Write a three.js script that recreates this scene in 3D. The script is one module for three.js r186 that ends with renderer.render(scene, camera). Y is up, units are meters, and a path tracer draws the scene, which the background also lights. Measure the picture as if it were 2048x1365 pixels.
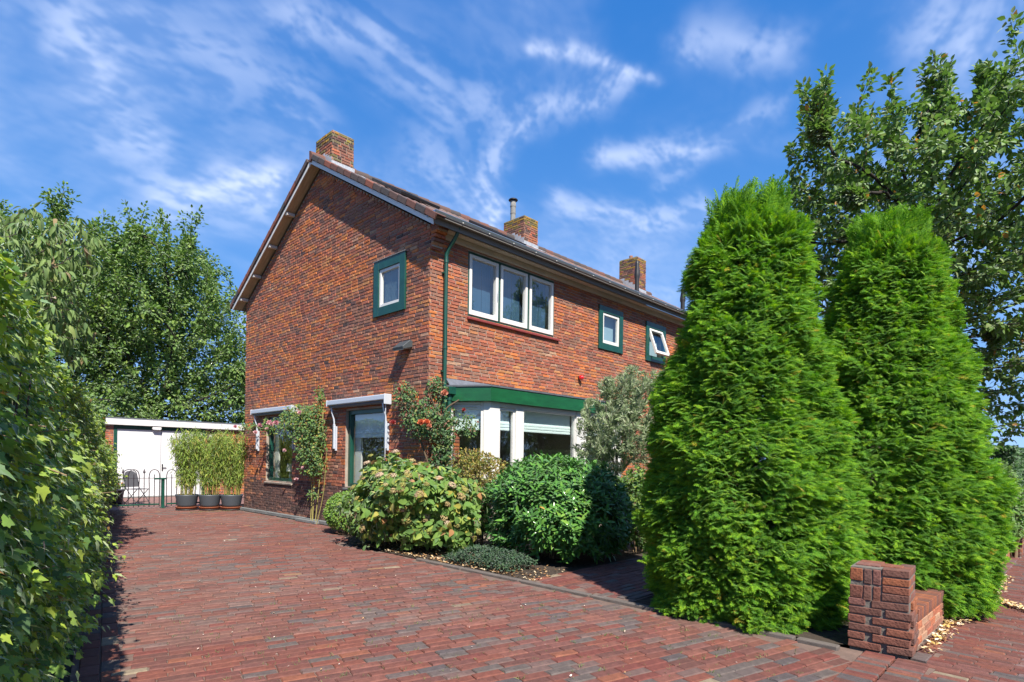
import * as THREE from 'three';
import { mergeGeometries } from 'three/addons/utils/BufferGeometryUtils.js';
import { RoundedBoxGeometry } from 'three/addons/geometries/RoundedBoxGeometry.js';

// ---------------------------------------------------------------- camera, sky, sun, exposure
const scene = new THREE.Scene();
const camera = new THREE.PerspectiveCamera(60.77, 2048 / 1365, 0.1, 600);
camera.position.set(-6.124, 1.4, 7.863);
camera.rotation.set(0, THREE.MathUtils.degToRad(-46.186), THREE.MathUtils.degToRad(0.794), 'YXZ');
camera.setViewOffset(2048, 1365, 0, -238.3, 2048, 1365);     // shift lens: upright lines stay upright
const renderer = new THREE.WebGLRenderer({ antialias: true });
renderer.toneMapping = THREE.LinearToneMapping;
renderer.toneMappingExposure = 2.1;
renderer.shadowMap.enabled = true;
const SUN_DIR = new THREE.Vector3(-0.46, 1.22, 1).normalize();
const sun = new THREE.DirectionalLight(new THREE.Color().setRGB(1, 0.94, 0.84), 4.5);
sun.name = 'sun';
sun.position.copy(SUN_DIR).multiplyScalar(40);
sun.castShadow = true;
Object.assign(sun.shadow.camera, { left: -22, right: 22, top: 22, bottom: -22, near: 1, far: 110 });
sun.shadow.mapSize.set(4096, 4096);
scene.add(sun, sun.target);

function rng(seed) { let a = seed >>> 0; return () => { a = (a + 0x6D2B79F5) | 0; let t = Math.imul(a ^ (a >>> 15), 1 | a); t = (t + Math.imul(t ^ (t >>> 7), 61 | t)) ^ t; return ((t ^ (t >>> 14)) >>> 0) / 4294967296; }; }
function hash3(x, y, z) { let h = Math.imul(x, 374761393) + Math.imul(y, 668265263) + Math.imul(z, 2147483647 - 1013904223); h = Math.imul(h ^ (h >>> 13), 1274126177); return ((h ^ (h >>> 16)) >>> 0) / 4294967296; }
function noise3(x, y, z) {
  const xi = Math.floor(x), yi = Math.floor(y), zi = Math.floor(z); let fx = x - xi, fy = y - yi, fz = z - zi;
  fx = fx * fx * (3 - 2 * fx); fy = fy * fy * (3 - 2 * fy); fz = fz * fz * (3 - 2 * fz);
  const L = (a, b, t) => a + (b - a) * t;
  return L(L(L(hash3(xi, yi, zi), hash3(xi + 1, yi, zi), fx), L(hash3(xi, yi + 1, zi), hash3(xi + 1, yi + 1, zi), fx), fy),
    L(L(hash3(xi, yi, zi + 1), hash3(xi + 1, yi, zi + 1), fx), L(hash3(xi, yi + 1, zi + 1), hash3(xi + 1, yi + 1, zi + 1), fx), fy), fz);
}
function fbm(x, y, z, n = 4) { let s = 0, a = 0.5, t = 0; for (let i = 0; i < n; i++) { s += a * noise3(x, y, z); t += a; a *= 0.5; x = x * 2.03 + 17.1; y = y * 2.03 + 5.3; z = z * 2.03 + 9.7; } return s / t; }
const smooth = (a, b, x) => { const t = Math.min(1, Math.max(0, (x - a) / (b - a))); return t * t * (3 - 2 * t); };

// blue late-summer sky with thin cirrus, the same kind of sky all the way round
{
  const SKY = 0.72, W = 3072, Hh = 1536, data = new Float32Array(W * Hh * 4), R = Math.PI / 180;
  // [points as azimuth, elevation in degrees; width in degrees; strength; raggedness]
  const wisps = [
    [[[-47.1, 22], [-46.8, 27.2], [-45, 29.6], [-41.5, 31.4], [-36.7, 32.5], [-33.8, 33]], 1.1, 0.55],
    [[[-43.1, 35.3], [-39.2, 35], [-35.8, 34.4], [-32.9, 33.6], [-30.5, 32.9]], 0.55, 0.7],
    [[[-39.9, 24.5], [-36.5, 23.4], [-32.2, 22.2], [-28.9, 22.1], [-26.2, 22.5]], 1.3, 0.6],
    [[[-71.8, 22.2], [-69, 23.2], [-66.4, 23.2]], 1.6, 0.8],
    [[[-35.2, 28.3], [-31.4, 28.2], [-27, 28.1]], 1.2, 0.75],
    [[[-77.8, 30.3], [-71.3, 30.8], [-66, 29.6], [-63.4, 28.7]], 2.6, 0.34],
    [[[-66, 35], [-62, 34.6], [-58, 35]], 2.2, 0.5],
    [[[-54.3, 32.6], [-51.3, 31.1], [-47.5, 31.7]], 2.4, 0.42],
    [[[-52.7, 26.5], [-48.8, 24.4], [-47, 20]], 2.4, 0.4],
    [[[-27.3, 35], [-24, 34.7], [-20, 33.4]], 1.6, 0.5],
    [[[-8.8, 31.6], [-5.4, 29], [-3, 27.6]], 2.2, 0.45],
    [[[-82, 30], [-79.5, 28], [-77.4, 25]], 1.8, 0.45],
    [[[-74.9, 24.6], [-73.8, 21.5]], 1.5, 0.4],
    [[[-29.5, 25.6], [-25, 27.7], [-19.5, 29.7]], 1.2, 0.35],
  ];
  const rnd = rng(77);
  for (let k = 0; k < 52; k++) {                                  // the rest of the sky carries the same wisps
    let az = rnd() * 360; if (az > 268 && az < 364) continue;
    let el = 16 + 50 * rnd(), pts = [], da = (rnd() - 0.5) * 7, de = (rnd() - 0.5) * 3;
    for (let i = 0; i < 5; i++) { pts.push([az > 180 ? az - 360 : az, el]); az += da / Math.cos(el * R); el += de; de += (rnd() - 0.5) * 2; }
    wisps.push([pts, 0.8 + 2.2 * rnd(), 0.35 + 0.4 * rnd()]);
  }
  const boxes = wisps.map(([p, w]) => { const a = p.map((q) => q[0]), e = p.map((q) => q[1]); return [Math.min(...a) - 4 * w - 6, Math.max(...a) + 4 * w + 6, Math.min(...e) - 3 * w - 3, Math.max(...e) + 3 * w + 3]; });
  for (let j = 0; j < Hh; j++) {
    const el = ((j + 0.5) / Hh - 0.5) * Math.PI, elD = el / R, sy = Math.sin(el), cy = Math.cos(el);
    for (let i = 0; i < W; i++) {
      const az = ((i + 0.5) / W - 0.5) * 2 * Math.PI, azD = az / R, o = (j * W + i) * 4;
      let r, g, b;
      if (sy <= 0) { r = 0.30; g = 0.33; b = 0.36; }
      else {
        const t = Math.pow(1 - sy, 2.1), t2 = Math.pow(1 - sy, 7);
        r = 0.008 + 0.155 * t + 0.17 * t2; g = 0.112 + 0.29 * t + 0.12 * t2; b = 0.405 + 0.40 * t + 0.03 * t2;
        const x = cy * Math.cos(az), z = cy * Math.sin(az), q = 1 / (sy + 0.22);
        const wx = x * q * 2.3, wz = z * q * 2.3;
        const u = fbm(wx * 0.8 + 3, wz * 0.8, 1.7, 3), v = fbm(wx * 0.8, wz * 0.8 + 9, 4.2, 3);
        const f1 = fbm(wx * 5 + 14 * u, wz * 12 + 18 * v, 2.1, 5), f2 = fbm(wx * 20 + 12 * v, wz * 34 + 10 * u, 6.4, 3), fine = 0.58 * f1 + 0.42 * f2;
        const big = fbm(wx * 1.1 + 1.4 * u, wz * 1.1 + 1.1 * v, 7.7, 5);
        let veil = smooth(0.38, 0.80, big) * (0.18 + 0.17 * smooth(0.31, 0.70, fine));
        let c = veil;
        const jx = (u - 0.5) * 7 + (fbm(wx * 5, wz * 5, 3.3, 3) - 0.5) * 4, jy = (v - 0.5) * 4 + (fbm(wx * 5 + 40, wz * 5, 8.3, 3) - 0.5) * 3;
        for (let k = 0; k < wisps.length; k++) {
          const bb = boxes[k]; if (azD < bb[0] || azD > bb[1] || elD < bb[2] || elD > bb[3]) continue;
          const [p, w, s] = wisps[k], X = azD + jx * Math.min(1, w * 0.6), Y = elD + jy * Math.min(1, w * 0.6), ce = Math.cos(elD * R);
          let best = 1e9;
          for (let n = 0; n + 1 < p.length; n++) {
            const ax = (p[n][0] - X) * ce, ay = p[n][1] - Y, bx = (p[n + 1][0] - p[n][0]) * ce, by = p[n + 1][1] - p[n][1];
            const h = Math.min(1, Math.max(0, -(ax * bx + ay * by) / (bx * bx + by * by + 1e-6))), dx = ax + bx * h, dy = ay + by * h;
            best = Math.min(best, dx * dx + dy * dy);
          }
          c += s * 0.95 * Math.exp(-best / (w * w * 0.85)) * (0.20 + 0.60 * smooth(0.35, 0.66, fine + 0.3 * (fbm(wx * 4, wz * 6 + k, 5.5, 2) - 0.5)));
        }
        c = Math.min(0.92, c) * smooth(0.0, 0.2, sy);
        r += (0.60 - r) * c; g += (0.68 - g) * c; b += (0.88 - b) * c;
      }
      data[o] = r * SKY; data[o + 1] = g * SKY; data[o + 2] = b * SKY; data[o + 3] = 1;
    }
  }
  const tex = new THREE.DataTexture(data, W, Hh, THREE.RGBAFormat, THREE.FloatType);
  tex.mapping = THREE.EquirectangularReflectionMapping; tex.magFilter = THREE.LinearFilter; tex.minFilter = THREE.LinearFilter; tex.wrapS = THREE.RepeatWrapping; tex.needsUpdate = true;
  scene.background = tex; scene.environment = tex;
}

// ---------------------------------------------------------------- helpers
const used = {};
function numbered(n) { const k = used[n] = (used[n] ?? -1) + 1; return k ? `${n}_${String(k).padStart(3, '0')}` : n; }
const V = (x, y, z) => new THREE.Vector3(x, y, z);
function shade(o) { o.castShadow = true; o.receiveShadow = true; return o; }
function thing(name, label, category, pos = [0, 0, 0], turn = 0, group) {
  const o = new THREE.Group(); o.name = numbered(name); o.position.set(...pos); o.rotation.y = turn; o.userData = { label, category };
  if (group) o.userData.group = group; scene.add(o); return o;
}
function tag(o, label, category, group) { o.userData.label = label; o.userData.category = category; if (group) o.userData.group = group; return o; }
function part(name, geo, mat, parent, pos, rot) {
  const m = shade(new THREE.Mesh(Array.isArray(geo) ? merge(geo) : geo, mat)); m.name = parent === scene ? numbered(name) : name;
  if (pos) m.position.set(...pos); if (rot) m.rotation.set(...rot); parent.add(m); return m;
}
function subgroup(name, parent, pos) { const g = new THREE.Group(); g.name = name; if (pos) g.position.set(...pos); parent.add(g); return g; }
function structure(name, geo, mat, pos) { const m = part(name, geo, mat, scene, pos); m.userData = { kind: 'structure' }; return m; }
function merge(list) { const a = list.map((g) => { const q = g.index ? g.toNonIndexed() : g; for (const k of Object.keys(q.attributes)) if (!['position', 'normal', 'uv'].includes(k)) q.deleteAttribute(k); return q; }); return mergeGeometries(a); }
function box(x0, x1, y0, y1, z0, z1) { const g = new THREE.BoxGeometry(x1 - x0, y1 - y0, z1 - z0); g.translate((x0 + x1) / 2, (y0 + y1) / 2, (z0 + z1) / 2); return metricUV(g); }
function rbox(x0, x1, y0, y1, z0, z1, r = 0.006) { const g = new RoundedBoxGeometry(x1 - x0, y1 - y0, z1 - z0, 1, Math.min(r, (x1 - x0) * .45, (y1 - y0) * .45, (z1 - z0) * .45)); g.translate((x0 + x1) / 2, (y0 + y1) / 2, (z0 + z1) / 2); return metricUV(g); }
function metricUV(g) {   // box-projected uv in metres
  if (g.index) g = g.toNonIndexed();
  const p = g.attributes.position, n = g.attributes.normal, uv = new Float32Array(p.count * 2);
  for (let i = 0; i < p.count; i++) {
    const ax = Math.abs(n.getX(i)), ay = Math.abs(n.getY(i)), az = Math.abs(n.getZ(i));
    const [u, v] = ay >= ax && ay >= az ? [p.getX(i), p.getZ(i)] : ax >= az ? [p.getZ(i), p.getY(i)] : [p.getX(i), p.getY(i)];
    uv[2 * i] = u; uv[2 * i + 1] = v;
  }
  g.setAttribute('uv', new THREE.BufferAttribute(uv, 2)); return g;
}
function cyl(a, b, r0, r1 = r0, n = 10, open = false) {
  const d = V(b[0] - a[0], b[1] - a[1], b[2] - a[2]), g = new THREE.CylinderGeometry(r1, r0, d.length(), n, 1, open);
  g.translate(0, d.length() / 2, 0); g.applyQuaternion(new THREE.Quaternion().setFromUnitVectors(V(0, 1, 0), d.normalize())); g.translate(...a); return g;
}
function tube(pts, r, n = 6, seg) { return new THREE.TubeGeometry(new THREE.CatmullRomCurve3(pts.map((p) => V(...p))), seg ?? pts.length * 3, r, n, false); }
function lathe(prof, n = 24) { return new THREE.LatheGeometry(prof.map((p) => new THREE.Vector2(...p)), n); }
function lin(r, g, b, k = 1) { const c = new THREE.Color(r / 255, g / 255, b / 255).convertSRGBToLinear(); return c.multiplyScalar(1 / k); }
function tex2(size, fn, srgb) {
  const d = new Uint8Array(size * size * 4);
  for (let j = 0; j < size; j++) for (let i = 0; i < size; i++) { const v = fn(i / size, j / size, i, j), o = (j * size + i) * 4; for (let k = 0; k < 3; k++) d[o + k] = Math.max(0, Math.min(255, 255 * (v.length ? v[k] : v))); d[o + 3] = 255; }
  const t = new THREE.DataTexture(d, size, size); t.wrapS = t.wrapT = THREE.RepeatWrapping; t.magFilter = THREE.LinearFilter; t.minFilter = THREE.LinearMipmapLinearFilter; t.generateMipmaps = true; if (srgb) t.colorSpace = THREE.SRGBColorSpace; t.needsUpdate = true; return t;
}
// tiling noise: fold the sheet onto a torus-like blend
function tileNoise(u, v, f, n = 4, s = 0) {
  const a = fbm(u * f, v * f, s, n), b = fbm((u - 1) * f, v * f, s, n), c = fbm(u * f, (v - 1) * f, s, n), d = fbm((u - 1) * f, (v - 1) * f, s, n);
  return (a * (1 - u) + b * u) * (1 - v) + (c * (1 - u) + d * u) * v;
}
const grainBump = tex2(256, (u, v) => tileNoise(u, v, 18, 4, 3));
const grainMap = tex2(256, (u, v) => 0.89 + 0.36 * (tileNoise(u, v, 9, 5, 8) - 0.5) + 0.18 * (tileNoise(u, v, 60, 2, 2) - 0.5), true);
const blotchMap = tex2(256, (u, v) => 0.91 + 0.26 * (tileNoise(u, v, 5, 5, 21) - 0.5), true);
function rep(t, x, y = x) { const c = t.clone(); c.repeat.set(x, y); c.needsUpdate = true; return c; }
const grain4 = rep(grainMap, 4), bump4 = rep(grainBump, 4), blotch1 = rep(blotchMap, 0.7), grain1 = rep(grainMap, 1.3), bump1 = rep(grainBump, 1.3);
function std(c, roughness = 0.8, o = {}) { return new THREE.MeshStandardMaterial({ color: c, roughness, side: THREE.DoubleSide, ...o }); }
function phys(c, roughness, o = {}) { return new THREE.MeshPhysicalMaterial({ color: c, roughness, side: THREE.DoubleSide, ...o }); }
const rgb = (r, g, b) => new THREE.Color().setRGB(r, g, b);
function leafMat(r, g, b, o = {}) { return phys(rgb(r, g, b), 1, { transmission: 0.45, thickness: 0, clearcoat: 0.2, clearcoatRoughness: 0.45, ...o }); }
const white = rgb(1, 1, 1);

// scatter of single pieces: the first n as meshes of their own, the rest in one instanced part
const _m = new THREE.Matrix4();
function pieces(parent, name, massName, list, geos, mats, n, massMat) {
  // list: {m: Matrix4, g: geometry index, c: Color}; mats: palette of {c, mat}
  const near = list.slice(0, n), rest = list.slice(n);
  for (const p of near) {
    const me = shade(new THREE.Mesh(geos[p.g % geos.length], mats[p.k % mats.length])); me.name = name; me.matrixAutoUpdate = true; p.m.decompose(me.position, me.quaternion, me.scale); parent.add(me);
  }
  geos.forEach((g, gi) => {
    const l = rest.filter((p) => p.g % geos.length === gi); if (!l.length) return;
    const im = shade(new THREE.InstancedMesh(g, massMat, l.length)); im.name = massName; im.userData.kind = 'stuff';
    l.forEach((p, i) => { im.setMatrixAt(i, p.m); im.setColorAt(i, p.c); }); parent.add(im);
  });
}
function basis(pos, dir, nor, s = 1, sx = s, sy = s) {   // local +z along dir, +y near nor
  const z = dir.clone().normalize(), x = nor.clone().cross(z); if (x.lengthSq() < 1e-8) x.set(1, 0, 0).cross(z); x.normalize(); const y = z.clone().cross(x);
  return new THREE.Matrix4().makeBasis(x.multiplyScalar(sx), y.multiplyScalar(sy), z.multiplyScalar(s)).setPosition(pos);
}
const eye = V(-6.124, 1.4, 7.863);
function rdir(r) { const z = 2 * r() - 1, a = 2 * Math.PI * r(), s = Math.sqrt(1 - z * z); return V(s * Math.cos(a), z, s * Math.sin(a)); }
// ---------------------------------------------------------------- the brick house
const M = {
  mortar: std(rgb(0.40, 0.34, 0.28), 0.95, { map: grain1, bumpMap: bump1, bumpScale: 0.004 }),
  green: phys(rgb(0.006, 0.07, 0.047), 0.42, { map: grain1, bumpMap: bump1, bumpScale: 0.0015, clearcoat: 0.25, clearcoatRoughness: 0.25 }),
  brightGreen: phys(rgb(0.006, 0.10, 0.030), 0.42, { map: rep(grainMap, 0.6, 2), bumpMap: bump1, bumpScale: 0.0015, clearcoat: 0.25, clearcoatRoughness: 0.25 }),
  white: std(rgb(0.62, 0.61, 0.585), 0.45),
  cream: std(rgb(0.60, 0.54, 0.42), 0.6, { map: blotch1 }),
  offwhite: std(rgb(0.62, 0.58, 0.54), 0.55, { map: blotch1 }),
  soffit: std(rgb(0.50, 0.38, 0.24), 0.75, { map: rep(grainMap, 3, 0.5) }),
  zinc: std(rgb(0.30, 0.36, 0.41), 0.38, { metalness: 0.75, roughnessMap: blotch1 }),
  zincDull: std(rgb(0.16, 0.145, 0.13), 0.7, { map: blotch1 }),
  lead: std(rgb(0.52, 0.54, 0.57), 0.55, { metalness: 0.3, map: grain4 }),
  darkLead: std(rgb(0.12, 0.13, 0.15), 0.6, { map: grain1 }),
  redTile: std(rgb(0.27, 0.045, 0.04), 0.55, { map: grain4 }),
  stone: std(rgb(0.20, 0.21, 0.21), 0.85, { map: grain1, bumpMap: bump1, bumpScale: 0.003 }),
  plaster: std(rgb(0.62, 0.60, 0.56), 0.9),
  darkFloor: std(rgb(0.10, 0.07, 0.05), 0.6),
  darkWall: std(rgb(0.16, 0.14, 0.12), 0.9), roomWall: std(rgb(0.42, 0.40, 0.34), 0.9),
  blind: phys(rgb(0.70, 0.80, 0.80), 1, { transmission: 0.15, thickness: 0 }),
  blueBlind: std(rgb(0.02, 0.065, 0.125), 0.8),
  paleBlind: std(rgb(0.22, 0.32, 0.38), 0.8),
  curtain: phys(rgb(0.72, 0.74, 0.76), 1, { transmission: 0.35, thickness: 0 }),
  glass: phys(rgb(0.93, 0.97, 0.96), 0.015, { transmission: 1, thickness: 0, ior: 2.1 }),
  black: std(rgb(0.018, 0.018, 0.02), 0.5),
  alu: std(rgb(0.50, 0.54, 0.60), 0.4, { metalness: 0.15 }),
  aluDark: std(rgb(0.12, 0.12, 0.13), 0.6),
  concrete: std(rgb(0.27, 0.265, 0.25), 0.9, { map: grain1, bumpMap: bump1, bumpScale: 0.003 }),
};
// one brick: bevelled face, local x along the wall, y up, z outwards, face at z = 0
function brickGeo(seed, L = 0.209, Hh = 0.052, D = 0.03, bev = 0.006, rough = 0.004) {
  const r = rng(seed), P = [], idx = [];
  const j = (s) => (r() - 0.5) * 2 * s;
  for (const [sx, sy] of [[-1, -1], [1, -1], [1, 1], [-1, 1]]) P.push([sx * L / 2 + j(0.002), sy * Hh / 2 + j(0.0015), -D]);
  for (const [sx, sy] of [[-1, -1], [1, -1], [1, 1], [-1, 1]]) P.push([sx * L / 2 + j(0.003), sy * Hh / 2 + j(0.002), -bev - r() * 0.003]);
  for (const [sx, sy] of [[-1, -1], [1, -1], [1, 1], [-1, 1]]) P.push([sx * (L / 2 - bev) + j(0.004), sy * (Hh / 2 - bev * 0.8) + j(0.003), j(rough) * 0.5]);
  P.push([j(0.02), j(0.006), j(rough)]);
  for (let k = 0; k < 4; k++) { const n = (k + 1) % 4; idx.push(k, n, 4 + n, k, 4 + n, 4 + k, 4 + k, 4 + n, 8 + n, 4 + k, 8 + n, 8 + k, 8 + k, 8 + n, 12); }
  const pos = new Float32Array(idx.length * 3), uv = new Float32Array(idx.length * 2);
  idx.forEach((a, i) => { pos.set(P[a], i * 3); uv[2 * i] = P[a][0] + seed * 0.37; uv[2 * i + 1] = P[a][1] + P[a][2] + seed * 0.21; });
  const g = new THREE.BufferGeometry(); g.setAttribute('position', new THREE.BufferAttribute(pos, 3)); g.setAttribute('uv', new THREE.BufferAttribute(uv, 2)); g.computeVertexNormals(); return g;
}
const brickGeos = [1, 2, 3, 4, 5, 6].map((s) => brickGeo(s));
const brickMass = std(white, 0.88, { map: grain4, bumpMap: bump4, bumpScale: 0.004 });
// fired-clay tones, base colours (linear)
const CLAY = {
  orange: [[0.58, 0.185, 0.052], [0.52, 0.155, 0.048], [0.50, 0.205, 0.08]],
  red: [[0.42, 0.135, 0.07], [0.38, 0.12, 0.07], [0.46, 0.15, 0.072], [0.345, 0.11, 0.066]],
  brown: [[0.31, 0.135, 0.085], [0.275, 0.12, 0.08], [0.34, 0.155, 0.102], [0.24, 0.11, 0.078]],
  plum: [[0.125, 0.066, 0.056], [0.145, 0.074, 0.06], [0.105, 0.06, 0.054], [0.165, 0.083, 0.066]],
  pale: [[0.47, 0.27, 0.17], [0.43, 0.22, 0.13]],
  lichen: [[0.30, 0.21, 0.035], [0.20, 0.155, 0.05], [0.16, 0.13, 0.06], [0.36, 0.20, 0.03]],
};
const CLAY_ALL = Object.values(CLAY).flat(), clayMats = CLAY_ALL.map((c) => std(rgb(...c), 0.88, { map: grain4, bumpMap: bump4, bumpScale: 0.004 }));
function clay(kind, r) { const l = CLAY[kind], c = l[Math.floor(r() * l.length)]; const k = CLAY_ALL.indexOf(c), f = 0.82 + 0.36 * r(); return { k, c: rgb(c[0] * f * (0.95 + 0.1 * r()), c[1] * f * (0.93 + 0.14 * r()), c[2] * f) }; }
// courses of single bricks; spans(v) -> [[u0, u1], ...]
function brickwork(parent, o) {
  const r = rng(o.seed), list = [], P = o.pitch ?? 0.0625, J = o.joint ?? 0.011, u = o.u, n = o.n;
  const rows = Math.floor(o.H / P);
  for (let j = 0; j < rows; j++) {
    const v = (j + 0.5) * P;
    for (const [a0, b0] of o.spans(v, j)) {
      let a = a0, b = b0, first = r() * 0.19 + 0.02;
      let x = a;
      while (x < b - 0.015) {
        let w = x === a ? Math.min(0.21, Math.max(0.06, first)) : (r() < (o.headers ?? 0.1) ? 0.1 : 0.21) * (0.98 + 0.04 * r());
        if (x + w > b - 0.05) w = b - x - (x + w > b ? 0 : 0);
        if (w > 0.27) w = 0.21;
        w = Math.min(w, b - x);
        const full = Math.max(0.02, w - J), cu = x + w / 2;
        const kind = o.tone(cu, v, r), cl = clay(kind, r);
        const pos = o.o.clone().addScaledVector(u, cu).addScaledVector(n, (r() - 0.6) * (o.proud ?? 0.005)); pos.y += v + (r() - 0.5) * 0.002;
        const up = V(0, 1, 0).addScaledVector(u, (r() - 0.5) * 0.012), nn = n.clone().addScaledVector(u, (r() - 0.5) * 0.02); nn.y += (r() - 0.5) * 0.06;
        const m = basis(pos, nn, up, 1, (full / 0.209) * (r() < 0.5 ? 1 : 1), (P - J) / 0.052);
        list.push({ m, g: Math.floor(r() * 6), k: cl.k, c: cl.c, d: pos.distanceTo(eye) });
        x += w;
      }
    }
  }
  list.sort((p, q) => p.d - q.d);
  pieces(parent, 'brick', 'brickwork', list, brickGeos, clayMats, o.single ?? 0, brickMass);
}
function minus(a, b, holes, v) { let s = [[a, b]]; for (const [h0, h1, v0, v1] of holes) if (v > v0 && v < v1) s = s.flatMap(([p, q]) => h1 <= p || h0 >= q ? [[p, q]] : [[p, h0], [h1, q]].filter(([x, y]) => y - x > 0.02)); return s; }
function frame(x0, x1, y0, y1, w, z0, z1, wb = w) { return [rbox(x0, x0 + w, y0, y1, z0, z1), rbox(x1 - w, x1, y0, y1, z0, z1), rbox(x0 + w, x1 - w, y1 - w, y1, z0 + 0.001, z1 - 0.001), rbox(x0 + w, x1 - w, y0, y0 + wb, z0 + 0.001, z1 - 0.001)]; }
function pane(parent, x0, x1, y0, y1, z) { const g = new THREE.PlaneGeometry(x1 - x0, y1 - y0); g.translate((x0 + x1) / 2, (y0 + y1) / 2, z); return part('pane', g, M.glass, parent); }
function poly(pts, y0, y1) { const s = new THREE.Shape(pts.map(([x, z]) => new THREE.Vector2(x, -z))), g = new THREE.ExtrudeGeometry(s, { depth: y1 - y0, bevelEnabled: false }); g.rotateX(-Math.PI / 2); g.translate(0, y0, 0); return metricUV(g); }
function sheetWall(outline, holes, t) { const s = new THREE.Shape(outline.map((p) => new THREE.Vector2(...p))); for (const [a, b, c, d] of holes) s.holes.push(new THREE.Path([[a, c], [a, d], [b, d], [b, c]].map((p) => new THREE.Vector2(...p)))); return metricUV(new THREE.ExtrudeGeometry(s, { depth: t, bevelEnabled: false })); }

const HX = 13.6, HD = 7.72, RZ = -3.86, SL = 0.577;
const house = thing('brick_house', 'two storey orange brown brick house with green window trim and tiled roof', 'house');
const gable = subgroup('gable_wall', house); gable.rotation.y = -Math.PI / 2;    // local x = world z, local z = outwards
const GH = [[-6.4, -5.0, 0.82, 2.37], [-2.68, -1.3, 0.82, 2.35], [-1.56, -0.79, 4.16, 4.98]];
const wallTop = (z) => 7.60 - SL * Math.abs(z - RZ);
{ const g = sheetWall([[-HD + 0.012, 0], [-0.012, 0], [-0.012, wallTop(0)], [RZ, wallTop(RZ)], [-HD + 0.012, wallTop(0)]], GH, 0.27); g.translate(0, 0, -0.282); part('mortar_bed', g, M.mortar, gable); }
{
  const tone = (u, v, r) => {
    const c = fbm(u * 0.8, v * 4, 3.1, 3) + (fbm(u * 3, v * 9, 8, 2) - 0.5) * 0.4, q = r() * 0.55 + c * 0.75 - 0.1;
    if (v < 0.78) return q > 0.74 ? 'brown' : 'plum';
    if (v < 0.86 && r() < 0.5) return 'plum';
    return q > 0.68 ? 'orange' : q > 0.46 ? 'red' : q > 0.30 ? 'brown' : r() < 0.12 ? 'pale' : r() < .85 ? 'brown' : 'plum';
  };
  brickwork(gable, { seed: 11, o: V(0, 0, 0), u: V(1, 0, 0), n: V(0, 0, 1), H: 7.6, single: 300, proud: 0.007, tone,
    spans: (v, j) => { const h = v < 5.36 ? 0 : (v - 5.36) / SL + 0.02; const e = j % 2 ? 0.002 : 0.034; if (-HD + h > -h - 0.1) return []; return minus(-HD + h, -Math.max(e, h), GH, v); } });
}
// the front wall
const front = subgroup('front_wall', house);
const FH = [[0.87, 3.29, 3.98, 5.17], [4.98, 5.75, 4.1, 4.9], [7.04, 7.82, 4.1, 4.9], [0.72, 5.1, 0.7, 2.44]];
{ const g = sheetWall([[0.27, 0], [HX, 0], [HX, 5.36], [0.27, 5.36]], FH, 0.27); g.translate(0, 0, -0.282); part('mortar_bed', g, M.mortar, front); }
brickwork(front, { seed: 12, o: V(0, 0, 0), u: V(1, 0, 0), n: V(0, 0, 1), H: 5.32, single: 300, headers: 0.06, proud: 0.005, joint: 0.012,
  tone: (u, v, r) => { const q = r() * 0.6 + fbm(u * 1.2, v * 5, 13.1, 3) * 0.7 - 0.1; if (v < 0.78) return 'plum'; return q > 0.72 ? 'orange' : q > 0.36 ? 'red' : q > 0.25 ? 'brown' : r() < 0.3 ? 'pale' : 'brown'; },
  spans: (v, j) => minus(j % 2 ? 0.034 : 0.002, HX, FH.concat([[0.45, 5.37, 0, 0.8]]), v) });
// shell: far walls, floors, partitions
part('rear_wall', box(0.27, HX, 0, 5.36, -HD, -HD + 0.27), M.mortar, house);
part('party_wall', box(HX - 0.27, HX, 0, 5.36, -HD + 0.27, -0.283), M.plaster, house);
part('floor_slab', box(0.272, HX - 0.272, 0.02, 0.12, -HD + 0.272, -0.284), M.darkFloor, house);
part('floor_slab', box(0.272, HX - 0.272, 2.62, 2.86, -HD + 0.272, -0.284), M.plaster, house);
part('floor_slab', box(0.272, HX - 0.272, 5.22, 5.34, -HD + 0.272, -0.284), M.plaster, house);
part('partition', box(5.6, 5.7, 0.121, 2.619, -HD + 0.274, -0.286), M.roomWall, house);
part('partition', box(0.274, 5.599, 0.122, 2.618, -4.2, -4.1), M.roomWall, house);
part('partition', box(3.7, 3.8, 2.861, 5.219, -HD + 0.274, -0.286), M.plaster, house);
part('partition', box(0.274, 3.699, 2.862, 5.218, -3.2, -3.1), M.plaster, house);
part('partition', box(3.801, HX - 0.3, 2.862, 5.218, -2.2, -2.1), M.plaster, house);

// gable windows on the ground floor
for (const [x0, x1, y0, y1] of GH.slice(0, 2)) {
  const w = subgroup('window', gable);
  part('frame', frame(x0, x1, y0, y1, 0.085, -0.16, -0.07, 0.075), M.green, w);
  pane(w, x0 + 0.085, x1 - 0.085, y0 + 0.075, y1 - 0.085, -0.115);
  const s = new THREE.BoxGeometry(x1 - x0 + 0.06, 0.035, 0.14); s.rotateX(0.22); s.translate((x0 + x1) / 2, y0 - 0.035, -0.035);
  part('sill', metricUV(s), x0 < -5 ? M.mortar : M.stone, w);
  part('lining', [box(x0 + 0.05, x0 + 0.27, y0 + 0.05, y1 - 0.05, -0.24, -0.20), box(x0 + 0.0, x1, y0 - 0.02, y0 + 0.04, -0.45, -0.285)], M.white, w);
}
{ // folded blind behind the larger window
  const w = gable.children.filter((c) => c.name === 'window')[1];
  part('blind', [box(-2.59, -1.39, 1.86, 2.26, -0.182, -0.176), rbox(-2.59, -1.39, 1.80, 1.86, -0.195, -0.166), rbox(-2.59, -1.39, 1.88, 1.93, -0.192, -0.168)], M.blind, w);
}
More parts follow.
